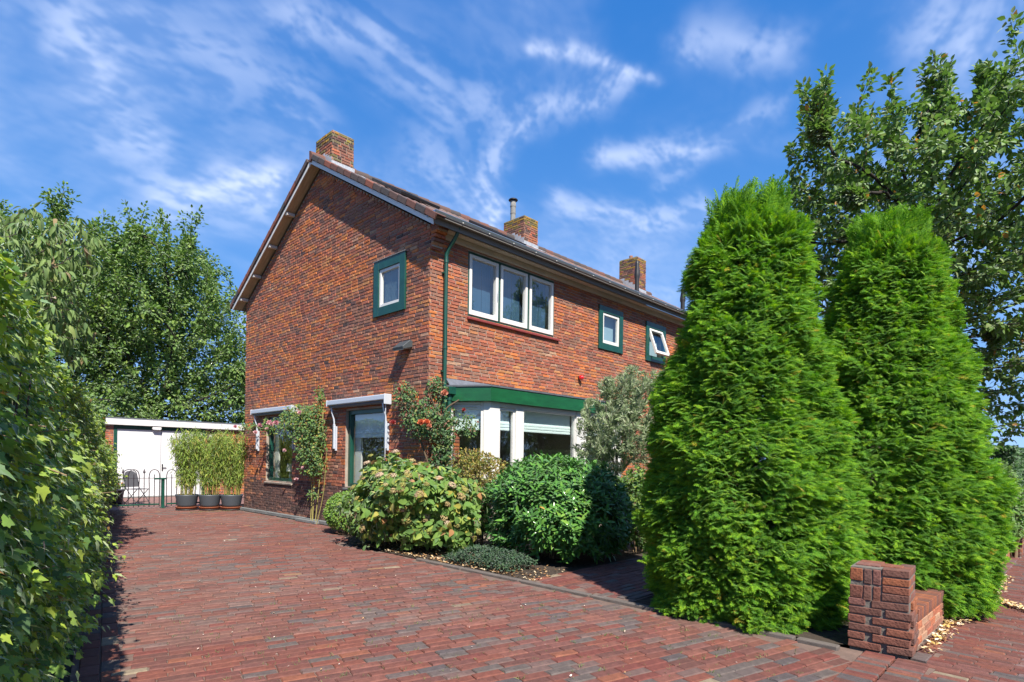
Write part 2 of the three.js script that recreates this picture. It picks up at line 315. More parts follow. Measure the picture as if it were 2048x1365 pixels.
{ // upstairs gable window: broad green surround, white casement, slatted blind
  const w = subgroup('window', gable);
  part('surround', frame(-1.675, -0.675, 4.052, 5.085, 0.165, -0.03, 0.035), M.green, w);
  part('cap', rbox(-1.69, -0.66, 5.086, 5.096, -0.02, 0.05), M.lead, w);
  part('frame', frame(-1.509, -0.841, 4.218, 4.919, 0.055, -0.05, 0.012), M.white, w);
  pane(w, -1.454, -0.896, 4.273, 4.864, -0.02);
  const sl = []; for (let k = 0; k < 27; k++) { const g = new THREE.BoxGeometry(0.55, 0.0016, 0.02); g.rotateX(0.75); g.translate(-1.175, 4.29 + k * 0.0213, -0.075); sl.push(g); }
  part('blind', sl, M.paleBlind, w);
}
// front upstairs windows
{
  const w = subgroup('window', front);
  part('frame', [...frame(0.872, 3.288, 3.982, 5.168, 0.045, -0.11, -0.012), rbox(1.635, 1.70, 4.028, 5.122, -0.108, -0.014), rbox(2.46, 2.525, 4.028, 5.122, -0.108, -0.014)], M.green, w);
  for (const [a, b] of [[0.90, 1.634], [1.701, 2.459], [2.526, 3.26]]) {
    part('casement', frame(a, b, 4.028, 5.121, 0.06, -0.085, 0.004, 0.09), M.white, w);
    pane(w, a + 0.06, b - 0.06, 4.118, 5.061, -0.04);
    const bl = [], bw = (b - a - 0.04) / 6; for (let k = 0; k < 6; k++) bl.push(box(a + 0.02 + k * bw, a + 0.02 + (k + 1) * bw - 0.006, 4.03, 5.12, -0.2 - 0.004 * (k % 2), -0.196 - 0.004 * (k % 2)));
    part('blind', bl, M.blueBlind, w);
  }
  part('handle', [rbox(1.597, 1.612, 4.53, 4.60, 0.004, 0.02), rbox(1.59, 1.602, 4.40, 4.54, 0.02, 0.032)], M.alu, w);
  part('sill', [rbox(0.85, 3.44, 3.925, 3.972, -0.03, 0.05, 0.012)], M.redTile, w);
}
for (const [x0, open] of [[4.875, 0], [6.935, 1]]) {
  const w = subgroup('window', front), x1 = x0 + 0.985;
  part('surround', frame(x0, x1, 4.0, 5.012, 0.15, -0.03, 0.035), M.green, w);
  const c = open ? subgroup('casement', w, [0, 4.862, 0.03]) : w, oy = open ? -4.862 : 0, oz = open ? -0.03 : 0;
  if (open) c.rotation.x = -0.34;
  part('frame', frame(x0 + 0.152, x1 - 0.152, 4.152 + oy, 4.86 + oy, 0.06, -0.05 + oz, 0.015 + oz, 0.075), M.white, c);
  pane(c, x0 + 0.212, x1 - 0.212, 4.227 + oy, 4.80 + oy, -0.015 + oz);
  part('blind', box(x0 + 0.14, x1 - 0.14, 4.16, 4.86, -0.16, -0.155), M.paleBlind, w);
}
// corbelled bricks that carry the gutter end
{
  const c = subgroup('corbel', house), r = rng(5);
  for (let k = 0; k < 8; k++) {
    const y = 4.965 + 0.0625 * k, d = 0.034 * (k + 1);
    for (const [a, b] of k % 2 ? [[0.003, 0.115], [0.124, 0.225]] : [[0.003, 0.225]]) part('brick', rbox(a, b, y, y + 0.051, 0.006, d + 0.004 * r(), 0.005), clayMats[clay(['red', 'orange', 'brown'][k % 3], r).k], c);
  }
  part('mortar_bed', [box(0.012, 0.215, 5.0, 5.25, 0.004, 0.06), box(0.013, 0.214, 5.25, 5.46, 0.003, 0.2)], M.mortar, c);
}
// ---- roof
const roof = subgroup('roof', house);
const RX0 = -0.22, RX1 = HX + 0.2;
function slope(front_, x0, x1, a, b, zEnd, t0, t1, mat, name, parent = roof) { // slab between heights above the rafter plane
  const zr = RZ, y = (z) => 7.66 - SL * Math.abs(z - RZ), z0 = zr, z1 = front_ ? zEnd : 2 * RZ - zEnd, s = new THREE.Shape([[z0, y(z0) + t0], [z1, y(z1) + t0], [z1, y(z1) + t1], [z0, y(z0) + t1]].map((p) => new THREE.Vector2(...p)));
  const g = new THREE.ExtrudeGeometry(s, { depth: x1 - x0, bevelEnabled: false }); g.rotateY(-Math.PI / 2); g.translate(x1, 0, 0); return part(name, metricUV(g), mat, parent);
}
for (const f of [true, false]) {
  slope(f, RX0 + 0.02, RX1, 0, 0, 0.33, 0.012, 0.10, M.darkWall, 'roof_deck');
  slope(f, RX0 + 0.018, 0.0, 0, 0, 0.30, -0.002, 0.01, M.soffit, 'soffit');
  slope(f, RX0, RX0 + 0.018, 0, 0, 0.34, -0.012, 0.075, M.white, 'barge_board');
}
for (const z of [-5.05, -5.95, -6.85, -7.62]) { const y = 7.66 - SL * Math.abs(z - RZ); part('purlin_end', rbox(RX0 + 0.03, -0.002, y - 0.075, y - 0.006, z - 0.045, z + 0.045), M.offwhite, roof); }
{
  const R = rng(31), prof = new THREE.Shape();
  const top = [], N = 10, f = (t) => 0.012 + 0.034 * Math.pow(Math.max(0, Math.sin((t * 1.28 - 0.02) * Math.PI)), 1.1) * (t < 0.78 ? 1 : 0) + (t >= 0.78 ? 0.004 * Math.sin((t - 0.78) / 0.22 * Math.PI) : 0);
  for (let i = 0; i <= N; i++) top.push([0.226 * i / N, f(i / N)]);
  top.forEach((p, i) => i ? prof.lineTo(...p) : prof.moveTo(...p));
  for (let i = N; i >= 0; i--) prof.lineTo(top[i][0], top[i][1] - 0.014);
  const tileG = new THREE.ExtrudeGeometry(prof, { depth: 0.36, bevelEnabled: false, steps: 1 }); tileG.rotateX(0.045);
  const tg = metricUV(tileG); tg.computeVertexNormals();
  const tones = [[0.20, 0.125, 0.10], [0.17, 0.11, 0.095], [0.235, 0.14, 0.11], [0.15, 0.105, 0.095], [0.20, 0.15, 0.13], [0.26, 0.135, 0.09], [0.11, 0.085, 0.08]];
  const tm = tones.map((c) => std(rgb(...c), 0.85, { map: grain4, bumpMap: bump4, bumpScale: 0.003 })), mass = std(white, 0.85, { map: grain4, bumpMap: bump4, bumpScale: 0.003 });
  const c30 = Math.cos(Math.atan(SL)), s30 = Math.sin(Math.atan(SL)), list = [], back = [];
  for (let row = 0; row < 15; row++) for (let i = 0; i < 69; i++) {
    const k = Math.floor(R() * 7), c = rgb(...tones[k]).multiplyScalar(0.85 + 0.3 * R()), s = 0.31 * row + 0.06, y = 7.66 + 0.125 - s * s30, z = RZ + s * c30, x = RX0 + 0.005 + 0.2 * i;
    const p = V(x, y + (R() - 0.5) * 0.006, z);
    list.push({ m: basis(p, V(0, -s30, c30), V(0, c30, s30)), g: 0, k, c, d: p.distanceTo(eye) });
    if (i < 68) { const q = V(x + 0.22, y, 2 * RZ - z); back.push({ m: basis(q, V(0, -s30, -c30), V(0, c30, -s30)), g: 0, k, c }); }
  }
  list.sort((a, b) => a.d - b.d);
  pieces(roof, 'roof_tile', 'roof_tiling', list, [tg], tm, 300, mass);
  pieces(roof, 'roof_tile', 'roof_tiling', back, [tg], tm, 0, mass);
  // verge tiles with their turned-down sides, and the ridge
  const vt = [[0.26, 0.085, 0.05], [0.17, 0.075, 0.055], [0.075, 0.062, 0.06], [0.13, 0.075, 0.06], [0.10, 0.07, 0.062]].map((c) => std(rgb(...c), 0.82, { map: grain4, bumpMap: bump4, bumpScale: 0.003 }));
  for (const side of [1, -1]) for (let row = 0; row < 16; row++) {
    const s = 0.30 * row + 0.045, y = 7.66 - s * s30, z = RZ + side * s * c30, g = merge([rbox(-0.02, 0.02, 0.078, 0.185, 0, 0.335, 0.012), rbox(-0.02, 0.20, 0.165, 0.188, 0.001, 0.334, 0.01)]);
    const m = part('verge_tile', g, vt[Math.floor(R() * 5)], roof); basis(V(RX0 + (side > 0 ? -0.012 : -0.012), y, z), V(0, -s30, side * c30), V(0, c30, side * s30)).decompose(m.position, m.quaternion, m.scale); m.rotateX(0.04);
    if (side < 0) m.scale.x *= -1;
  }
  const rt = new THREE.CylinderGeometry(0.115, 0.125, 0.37, 12, 1, false, 0, Math.PI); rt.rotateZ(Math.PI / 2); rt.rotateX(-Math.PI / 2 + Math.PI); 
  for (let i = 0; i < 40; i++) { const m = part('ridge_tile', rt, vt[[1, 3, 4, 3, 2][Math.floor(R() * 5)]], roof, [RX0 + 0.15 + 0.345 * i, 7.79, RZ], [0, 0, 0.02]); m.name = 'ridge_tile'; }
}
// roof lights, low dark frames lying on the tiles
for (const [x0, x1, s0, s1] of [[0.75, 1.75, 0.95, 2.2], [2.2, 2.9, 2.7, 3.9]]) {
  const k = Math.atan(SL), g = subgroup('roof_light', roof, [0, 7.66 + 0.19, RZ]); g.rotation.x = k;
  part('frame', [rbox(x0, x1, 0, 0.06, s0, s0 + 0.07), rbox(x0, x1, 0, 0.06, s1 - 0.07, s1), rbox(x0, x0 + 0.06, 0.001, 0.058, s0 + 0.07, s1 - 0.07), rbox(x1 - 0.06, x1, 0.001, 0.058, s0 + 0.07, s1 - 0.07)], M.black, g);
  const gl = new THREE.PlaneGeometry(x1 - x0 - 0.1, s1 - s0 - 0.1); gl.rotateX(-Math.PI / 2); gl.translate((x0 + x1) / 2, 0.045, (s0 + s1) / 2); part('pane', gl, std(rgb(0.02, 0.025, 0.03), 0.08), g);
}
// gutters, frieze, downpipe
{
  const prof = new THREE.Shape([[0.20, 5.46], [0.20, 5.375], [0.41, 5.375], [0.43, 5.385], [0.446, 5.425], [0.44, 5.437], [0.428, 5.43], [0.415, 5.395], [0.40, 5.388], [0.214, 5.388], [0.214, 5.46]].map((p) => new THREE.Vector2(...p)));
  const mk = (x0, x1) => { const g = new THREE.ExtrudeGeometry(prof, { depth: x1 - x0, bevelEnabled: false }); g.rotateY(-Math.PI / 2); g.translate(x1, 0, 0); return metricUV(g); };
  const gut = part('gutter', mk(RX0 - 0.02, RX1), M.zinc, house);
  const cap = new THREE.ExtrudeGeometry(new THREE.Shape([[0.205, 5.455], [0.205, 5.378], [0.408, 5.378], [0.427, 5.388], [0.44, 5.43]].map((p) => new THREE.Vector2(...p))), { depth: 0.012, bevelEnabled: false }); cap.rotateY(-Math.PI / 2); cap.translate(RX0 - 0.008, 0, 0); part('end_cap', metricUV(cap), M.zinc, gut);
  const br = []; for (let x = 0.35; x < HX; x += 0.62) br.push(box(x - 0.012, x + 0.012, 5.366, 5.3735, 0.2, 0.42)); part('bracket', br, M.zincDull, gut);
  const stud = []; for (let x = 0.35; x < HX; x += 0.62) { const s = new THREE.SphereGeometry(0.011, 6, 5); s.translate(x, 5.385, 0.434); stud.push(s); } part('rivet', stud, M.white, gut);
  part('eave_board', box(RX0 + 0.01, RX1 - 0.1, 5.345, 5.365, 0.19, 0.41), M.zincDull, house);
  part('soffit_board', box(0.24, RX1 - 0.1, 5.30, 5.32, 0.05, 0.19), M.cream, house);
  part('frieze', rbox(0.24, RX1 - 0.1, 5.20, 5.299, 0.004, 0.05), M.cream, house);
  const rear = mk(RX0 - 0.02, 1.5); rear.rotateY(Math.PI); rear.translate(1.5 + RX0 - 0.02, 0, 2 * RZ); part('gutter', rear, M.zinc, house);
  const pipe = part('downpipe', [tube([[0.36, 5.38, 0.31], [0.355, 5.25, 0.28], [0.31, 5.02, 0.12], [0.295, 4.92, 0.075], [0.295, 4.85, 0.07]], 0.034, 10, 16), cyl([0.295, 0, 0.07], [0.295, 4.87, 0.07], 0.034, 0.034, 12)], M.green, house);
  for (const y of [4.78, 3.3, 1.9]) part('collar', cyl([0.295, y, 0.07], [0.295, y + 0.05, 0.07], 0.042, 0.042, 12), M.green, pipe);
  for (const y of [4.6, 2.9]) part('clip', rbox(0.25, 0.34, y, y + 0.03, 0.0, 0.066), M.green, pipe);
}
// chimneys
function chimney(x0, x1, z0, z1, y1, seed, old, name = 'chimney') {
  const c = subgroup(name, roof), y0 = 7.3;
  part('mortar_bed', box(x0 + 0.012, x1 - 0.012, y0, y1 - 0.01, z0 + 0.012, z1 - 0.012), M.mortar, c);
  const tone = (u, v, r) => { const h = v + y0, q = r(); if (old && q < 0.15 + 0.6 * smooth(y1 - 0.42, y1 - 0.02, h) * (0.4 + fbm(u * 4, v * 4, seed, 2))) return 'lichen'; return q < 0.4 ? 'red' : q < 0.8 ? 'brown' : 'plum'; };
  const o = { H: y1 - y0 + 0.03, tone, headers: 0.2, proud: 0.006 };
  brickwork(c, { ...o, seed, o: V(x0, y0, z1), u: V(1, 0, 0), n: V(0, 0, 1), spans: (v, j) => [[j % 2 ? 0.034 : 0.002, x1 - x0 - (j % 2 ? 0.034 : 0.002)]] });
  brickwork(c, { ...o, seed: seed + 1, o: V(x0, y0, z0), u: V(0, 0, 1), n: V(-1, 0, 0), spans: (v, j) => [[0.002, z1 - z0 - (j % 2 ? 0.002 : 0.034)]] });
  brickwork(c, { ...o, seed: seed + 2, o: V(x1, y0, z1), u: V(0, 0, -1), n: V(1, 0, 0), spans: (v, j) => [[j % 2 ? 0.002 : 0.034, z1 - z0]] });
  part('cap', rbox(x0 + 0.03, x1 - 0.03, y1 - 0.02, y1 + 0.025, z0 + 0.03, z1 - 0.03), M.concrete, c);
  // stepped lead flashing at the foot
  const fl = []; const zc = z1, yb = (z) => 7.66 + 0.16 - SL * Math.abs(z - RZ);
  fl.push(box(x0 - 0.01, x1 + 0.01, yb(zc) - 0.06, yb(zc) + 0.10, zc + 0.006, zc + 0.012));
  for (let k = 0; k < 4; k++) { const za = RZ + (zc - RZ) * k / 4, zb = RZ + (zc - RZ) * (k + 1) / 4; fl.push(box(x0 - 0.014, x0 - 0.008, yb(zb) - 0.05, yb(za) + 0.13, za + 0.002, zb)); }
  const ap = new THREE.PlaneGeometry(x1 - x0 + 0.28, 0.3, 6, 3); ap.rotateX(-Math.PI / 2 + Math.atan(SL)); ap.translate((x0 + x1) / 2, yb(zc + 0.16) + 0.015, zc + 0.15); { const p = ap.attributes.position, r = rng(seed); for (let i = 0; i < p.count; i++) p.setY(i, p.getY(i) + 0.02 * r()); ap.computeVertexNormals(); } fl.push(ap);
  part('flashing', fl, M.lead, c); return c;
}
chimney(0.07, 0.60, -4.22, -3.5, 8.36, 101, true);
const ch2 = chimney(5.97, 6.56, -4.22, -3.38, 8.36, 111, true);
const ch3 = chimney(11.6, 12.2, -3.93, -3.18, 8.62, 121, true);
{
  const p = part('flue_pipe', lathe([[0.075, 8.36], [0.072, 8.62], [0.082, 8.625], [0.082, 8.66], [0.078, 8.67], [0.078, 8.83], [0.088, 8.835], [0.088, 8.87], [0.078, 8.88], [0.085, 9.0], [0.02, 9.03]], 18), M.concrete, ch2, [6.16, 0, -4.02]);
  part('rain_cap', lathe([[0.0, 9.075], [0.12, 9.06], [0.14, 9.035], [0.13, 9.02], [0.0, 9.03]], 20), M.black, p);
  for (const x of [11.78, 12.02]) part('chimney_pot', lathe([[0.06, 8.62], [0.065, 8.76], [0.045, 8.77], [0.045, 8.62]], 12), clayMats[9], ch3, [x, 0, -3.55]);
  const yr = (z) => 7.66 + 0.1 - SL * Math.abs(z - RZ);
  for (const [x, z, h] of [[9.55, -1.9, 1.0], [10.6, -0.9, 0.75]]) { const v = part('vent_pipe', lathe([[0.065, 0], [0.065, h * 0.45], [0.085, h * 0.5], [0.085, h * 0.62], [0.055, h * 0.92], [0.06, h], [0, h]], 14), M.black, roof, [x, yr(z), z]); }
}
// ---- bay window
const bay = subgroup('bay_window', house);
{
  part('base_wall', poly([[0.45, 0.004], [0.87, 0.62], [4.95, 0.62], [5.37, 0.004]], 0, 0.80), M.mortar, bay);
  part('fascia', poly([[0.33, 0.002], [0.79, 0.71], [5.03, 0.71], [5.5, 0.002]], 2.41, 2.655), M.brightGreen, bay);
  part('roof_edge', poly([[0.31, 0.003], [0.775, 0.725], [5.045, 0.725], [5.52, 0.003]], 2.656, 2.685), M.darkLead, bay);
  { const g = new THREE.BoxGeometry(5.1, 0.012, 0.16); g.rotateX(0.9); g.translate(2.93, 2.745, 0.052); part('flashing', metricUV(g), std(rgb(0.15, 0.165, 0.20), 0.6, { map: grain1 }), bay); }
  part('window_board', poly([[0.43, 0.003], [0.85, 0.655], [4.97, 0.655], [5.39, 0.003]], 0.801, 0.845), M.white, bay);
  const P = (x0, x1, z0 = 0.46) => rbox(x0, x1, 0.846, 2.409, z0, 0.62, 0.008);
  part('corner_post', poly([[0.87, 0.62], [1.10, 0.62], [1.10, 0.50], [0.803, 0.52]], 0.846, 2.409), M.white, bay);
  part('mullion', rbox(1.53, 1.74, 0.846, 2.33, 0.5, 0.612), M.white, bay);
  part('mullion', P(3.32, 3.64), M.white, bay);
  part('corner_post', poly([[4.72, 0.62], [4.95, 0.62], [5.06, 0.46], [4.72, 0.46]], 0.846, 2.409), M.white, bay);
  part('head', rbox(1.1, 4.72, 2.331, 2.408, 0.47, 0.605), M.white, bay);
  for (const [a, b, fr] of [[1.10, 1.53, 0.05], [1.74, 3.32, 0.02], [3.64, 4.72, 0.02]]) {
    part('casement', frame(a + 0.001, b - 0.001, 0.847, 2.33, fr, 0.52, 0.585), M.white, bay);
    pane(bay, a + fr, b - fr, 0.847 + fr, 2.33 - fr, 0.55);
    const r = [box(a + 0.03, b - 0.03, 2.06, 2.33, 0.45, 0.456)];
    for (const y of [1.93, 1.985, 2.035]) r.push(rbox(a + 0.03, b - 0.03, y, y + 0.05, 0.435, 0.475, 0.012));
    part('blind', r, M.blind, bay);
  }
  const side = subgroup('side_light', bay, [0.45, 0, 0.0]); side.rotation.y = -Math.atan2(0.62, 0.42);
  part('frame', [...frame(0.02, 0.625, 0.847, 2.408, 0.05, -0.075, -0.012), rbox(0.071, 0.574, 2.27, 2.357, -0.07, -0.02)], M.white, side);
  pane(side, 0.07, 0.575, 0.897, 2.269, -0.045);
  part('vent_strip', rbox(0.14, 0.50, 2.305, 2.32, -0.019, 0.0), M.white, side);
  part('blind', [box(0.08, 0.57, 1.98, 2.28, -0.12, -0.115), rbox(0.08, 0.57, 1.92, 1.98, -0.13, -0.105)], M.blind, side);
  const s2 = subgroup('side_light', bay, [4.95, 0, 0.62]); s2.rotation.y = Math.atan2(0.62, 0.42);
  part('frame', frame(0.18, 0.73, 0.847, 2.408, 0.06, -0.075, -0.012), M.white, s2); pane(s2, 0.24, 0.67, 0.91, 2.34, -0.045);
  // rainwater outlet box and pipe at the end of the bay roof
  part('outlet', [rbox(0.30, 0.46, 2.52, 2.648, 0.03, 0.19), cyl([0.37, 2.2, 0.11], [0.37, 2.53, 0.11], 0.038, 0.038, 12), cyl([0.37, 2.42, 0.11], [0.37, 2.47, 0.11], 0.047, 0.047, 12), cyl([0.37, 0, 0.11], [0.37, 2.2, 0.11], 0.034, 0.034, 10)], M.green, bay);
}
// plinth strip at the foot of the gable
part('plinth', [rbox(-0.085, -0.002, 0, 0.075, -HD - 0.05, -3.9, 0.01), rbox(-0.10, -0.002, 0, 0.07, -3.89, -2.2, 0.01), rbox(-0.2, -0.101, 0, 0.06, -4.4, -3.5, 0.01)], M.stone, house);
// ---------------------------------------------------------------- ground, paving, walls
const hedgeX = (z) => -4.735 - 0.198 * z;                       // foot of the ivy hedge
{ const g = new THREE.PlaneGeometry(1200, 1200); g.rotateX(-Math.PI / 2); g.translate(0, -0.03, 0); structure('ground', metricUV(g), std(rgb(0.075, 0.062, 0.045), 1, { map: blotch1 })); }
function flat(pts, y) { const s = new THREE.Shape(pts.map(([x, z]) => new THREE.Vector2(x, -z))), g = new THREE.ShapeGeometry(s); g.rotateX(-Math.PI / 2); g.translate(0, y, 0); return metricUV(g); }
const sand = std(rgb(0.19, 0.125, 0.10), 1, { map: grain1, bumpMap: bump1, bumpScale: 0.006 });
const soil = std(rgb(0.055, 0.038, 0.026), 1, { map: grain4, bumpMap: bump1, bumpScale: 0.03 });
// paver: a flat clinker with worn edges, local x long, z across, top at y = 0
function paverGeo(seed, L, W) {
  const r = rng(seed), P = [], idx = [], j = (s) => (r() - 0.5) * 2 * s, b = 0.006, c = [[-1, -1], [1, -1], [1, 1], [-1, 1]];
  for (const [a, d] of c) P.push([a * L / 2 + j(0.002), -0.03, d * W / 2 + j(0.002)]);
  for (const [a, d] of c) P.push([a * L / 2 + j(0.003), -0.006 - 0.002 * r(), d * W / 2 + j(0.003)]);
  for (const [a, d] of c) P.push([a * (L / 2 - b) + j(0.003), j(0.0012), d * (W / 2 - b) + j(0.002)]);
  P.push([j(0.03), j(0.0015), j(0.01)]);
  for (let k = 0; k < 4; k++) { const n = (k + 1) % 4; idx.push(k, 4 + n, n, k, 4 + k, 4 + n, 4 + k, 8 + n, 4 + n, 4 + k, 8 + k, 8 + n, 8 + k, 12, 8 + n); }
  const pos = new Float32Array(idx.length * 3), uv = new Float32Array(idx.length * 2);
  idx.forEach((a, i) => { pos.set(P[a], i * 3); uv[2 * i] = P[a][0] + seed * 0.31; uv[2 * i + 1] = P[a][2] + seed * 0.17; });
  const g = new THREE.BufferGeometry(); g.setAttribute('position', new THREE.BufferAttribute(pos, 3)); g.setAttribute('uv', new THREE.BufferAttribute(uv, 2)); g.computeVertexNormals(); return g;
}
const CLINK = [[0.173, 0.06, 0.043], [0.197, 0.063, 0.042], [0.153, 0.057, 0.045], [0.208, 0.077, 0.056], [0.173, 0.049, 0.037], [0.135, 0.054, 0.042], [0.183, 0.071, 0.057], [0.127, 0.093, 0.085], [0.12, 0.093, 0.083], [0.099, 0.078, 0.077], [0.242, 0.084, 0.047], [0.297, 0.16, 0.077], [0.281, 0.221, 0.147], [0.157, 0.093, 0.08]];
const CLW = [10, 9, 9, 6, 7, 8, 7, 3.2, 4.5, 1.3, 2.2, 0.25, 0.18, 5], clinkMats = CLINK.map((c) => std(rgb(...c), 0.82, { map: grain4, bumpMap: bump4, bumpScale: 0.002 })), clinkMass = std(white, 0.82, { map: grain4, bumpMap: bump4, bumpScale: 0.002 });
function pick(w, r) { let s = w.reduce((a, b) => a + b), x = r() * s; for (let i = 0; i < w.length; i++) if ((x -= w[i]) < 0) return i; return 0; }
function pave(parent, o) {
  const r = rng(o.seed), L = o.L ?? 0.212, W = o.W ?? 0.09, geos = [1, 2, 3, 4, 5].map((k) => paverGeo(o.seed * 7 + k, L - 0.006, W - 0.006)), list = [];
  const R = V(Math.cos(o.a), 0, Math.sin(o.a)), Q = V(-Math.sin(o.a), 0, Math.cos(o.a));
  for (let j = o.q0; j < o.q1; j++) {
    const off = o.r1 - o.r0 === 1 ? 0.5 : r();
    for (let i = o.r0; i < o.r1; i++) {
      const p = V(0, 0, 0).addScaledVector(R, (i + off) * L).addScaledVector(Q, j * W); p.x += o.c?.[0] ?? 0; p.z += o.c?.[1] ?? 0;
      if (!o.inside(p.x, p.z)) continue;
      const patch = fbm(p.x * 0.6, p.z * 0.6, 5, 3), k = pick(CLW.map((w, n) => n >= 7 && n <= 9 ? w * (0.3 + 3.2 * smooth(0.42, 0.68, patch)) : w), r), f = 0.82 + 0.36 * r(), c = CLINK[k];
      p.y = (o.lift ? o.lift(p.x, p.z) : o.y ?? 0) + (r() - 0.5) * 0.005 + 0.006 * (fbm(p.x * 0.9, p.z * 0.9, 2, 2) - 0.5);
      const up = V((r() - 0.5) * 0.025, 1, (r() - 0.5) * 0.025), d = Q.clone().addScaledVector(R, (r() - 0.5) * 0.03).applyAxisAngle(V(0, 1, 0), 0);
      const du = 0.10 + 0.45 * smooth(0.45, 0.7, fbm(p.x * 1.1 + 7, p.z * 1.1, 15, 4)) * r() + (o.dust ?? 0) * (0.5 + r()); // trodden-in sand
      list.push({ m: basis(p, d, up), g: Math.floor(r() * 5), k, c: rgb(c[0] * f + (0.21 - c[0] * f) * du, c[1] * f + (0.13 - c[1] * f) * du, (c[2] * f + (0.105 - c[2] * f) * du) * (o.grey ?? 1)), d: p.distanceTo(eye) + (o.seen && !o.seen(p) ? 100 : 0) });
    }
  }
  list.sort((a, b) => a.d - b.d);
  pieces(parent, 'paving_brick', 'paving', list, geos, clinkMats, o.single, clinkMass);
}
const fwd = V(0.7216, 0, -0.692), rgt = V(0.692, 0, 0.7216);
const inView = (p) => { const d = p.clone().sub(eye), f = d.dot(fwd), s = d.dot(rgt); return f > 3.5 && Math.abs(s) < f * 0.9; };
const bedEdge = (z) => z > 1.6 ? -1.26 : z > -0.6 ? -1.2 : z > -2.3 ? -1.2 + (-0.6 - z) * 0.6 : -0.11;
const drive = new THREE.Group(); drive.name = 'driveway'; drive.userData = { kind: 'structure' }; scene.add(drive);
part('sand_bed', flat([[hedgeX(6.98), 6.98], [-1.1, 6.75], [-1.15, -0.6], [-0.06, -2.3], [-0.06, -9.7], [hedgeX(-9.7), -9.7]], -0.0105), sand, drive);
pave(drive, { seed: 3, a: 0.26, q0: -135, q1: 100, r0: -50, r1: 30, single: 300, seen: inView, inside: (x, z) => x > hedgeX(z) + 0.30 && x < bedEdge(z) - 0.05 && z < 6.86 && z > -9.62, lift: (x, z) => z > 6.6 ? -0.007 : 0 });
{ // edging of two rows along the hedge
  const a = Math.atan2(1, -0.198);
  pave(drive, { seed: 4, a, q0: 0, q1: 2, W: 0.115, r0: -1, r1: 84, c: [hedgeX(-9.6) + 0.215, -9.6], single: 60, seen: inView, grey: 1.15, inside: (x, z) => z < 6.7 });
}
// upright band at the mouth of the drive
pave(drive, { seed: 6, a: Math.PI / 2, L: 0.2, W: 0.055, q0: 0, q1: 90, r0: 0, r1: 1, c: [-1.13, 6.76], y: 0.004, single: 40, seen: inView, inside: (x, z) => x > -6 && z < 7.2 && z > 6.7 });
pave(drive, { seed: 7, a: Math.PI / 2, L: 0.2, W: 0.055, q0: 0, q1: 90, r0: 0, r1: 1, c: [-1.16, 6.968], y: 0.004, single: 40, seen: inView, inside: () => true });
// pavement along the street
const walk = new THREE.Group(); walk.name = 'pavement'; walk.userData = { kind: 'structure' }; scene.add(walk);
part('sand_bed', flat([[-14, 6.99], [-1.05, 7.0], [20, 7.5], [20, 14], [-14, 14]], -0.0145), sand, walk);
pave(walk, { seed: 8, a: Math.PI / 2 + 0.03, L: 0.2, W: 0.062, q0: -190, q1: 30, r0: -3, r1: 18, y: -0.007, single: 300, seen: inView, grey: 1.15, dust: 0.35, c: [0, 7.14], inside: (x, z) => z > 7.10 + 0.026 * (x + 1) && (x > -1.1 || z > 7.12) });
pave(walk, { seed: 9, a: 0.026, L: 0.2, W: 0.1, q0: 0, q1: 1, r0: -6, r1: 55, single: 20, seen: inView, grey: 1.15, y: 0.004, c: [0, 7.115], inside: (x) => x > -1.15 });
// path between the shrubs
const path = new THREE.Group(); path.name = 'garden_path'; path.userData = { kind: 'structure' }; scene.add(path);
part('sand_bed', flat([[-1.15, 3.35], [6, 3.35], [6, 4.75], [-1.15, 4.75]], 0.012), sand, path);
pave(path, { seed: 10, a: 0.0, q0: 38, q1: 53, r0: -6, r1: 20, y: 0.024, single: 120, seen: inView, grey: 1.1, inside: (x) => x > -1.1 && x < 3.2 });
structure('garden_bed', flat([[-0.06, -2.3], [-1.15, -0.5], [-1.17, 3.36], [6, 3.36], [8.5, 3.4], [8.5, 0.0], [0, 0], [0, -2.3]], 0.004), soil);
structure('front_bed', flat([[-1.17, 4.74], [8, 4.74], [8, 7.12], [-0.9, 6.95], [-1.13, 6.5]], 0.006), soil);
const kerbMat = std(rgb(0.15, 0.125, 0.11), 0.9, { map: grain1, bumpMap: bump1, bumpScale: 0.003 });
for (const [z0, z1] of [[1.35, 2.28], [2.3, 3.29], [3.31, 4.29], [4.31, 5.29], [5.31, 6.29], [6.31, 6.61]]) { const k = part('kerb_stone', rbox(-1.235, -1.155, -0.05, 0.022, z0, z1, 0.012), kerbMat, scene); tag(k, ['short concrete kerb stone beside the hydrangea', 'concrete kerb stone in front of the dark ground cover', 'concrete kerb stone at the foot of the glossy laurel', 'concrete kerb stone across the mouth of the garden path', 'concrete kerb stone under the skirt of the front conifer', 'short concrete kerb stone ending at the brick pier'][Math.round(z0 - 1.3)], 'kerb', 'kerb stones along the driveway'); }
structure('patio', flat([[hedgeX(-9.7) - 1, -9.66], [6, -9.66], [6, -14.2], [hedgeX(-9.7) - 1, -14.2]], -0.006), std(rgb(0.24, 0.125, 0.105), 0.9, { map: grain1 }));

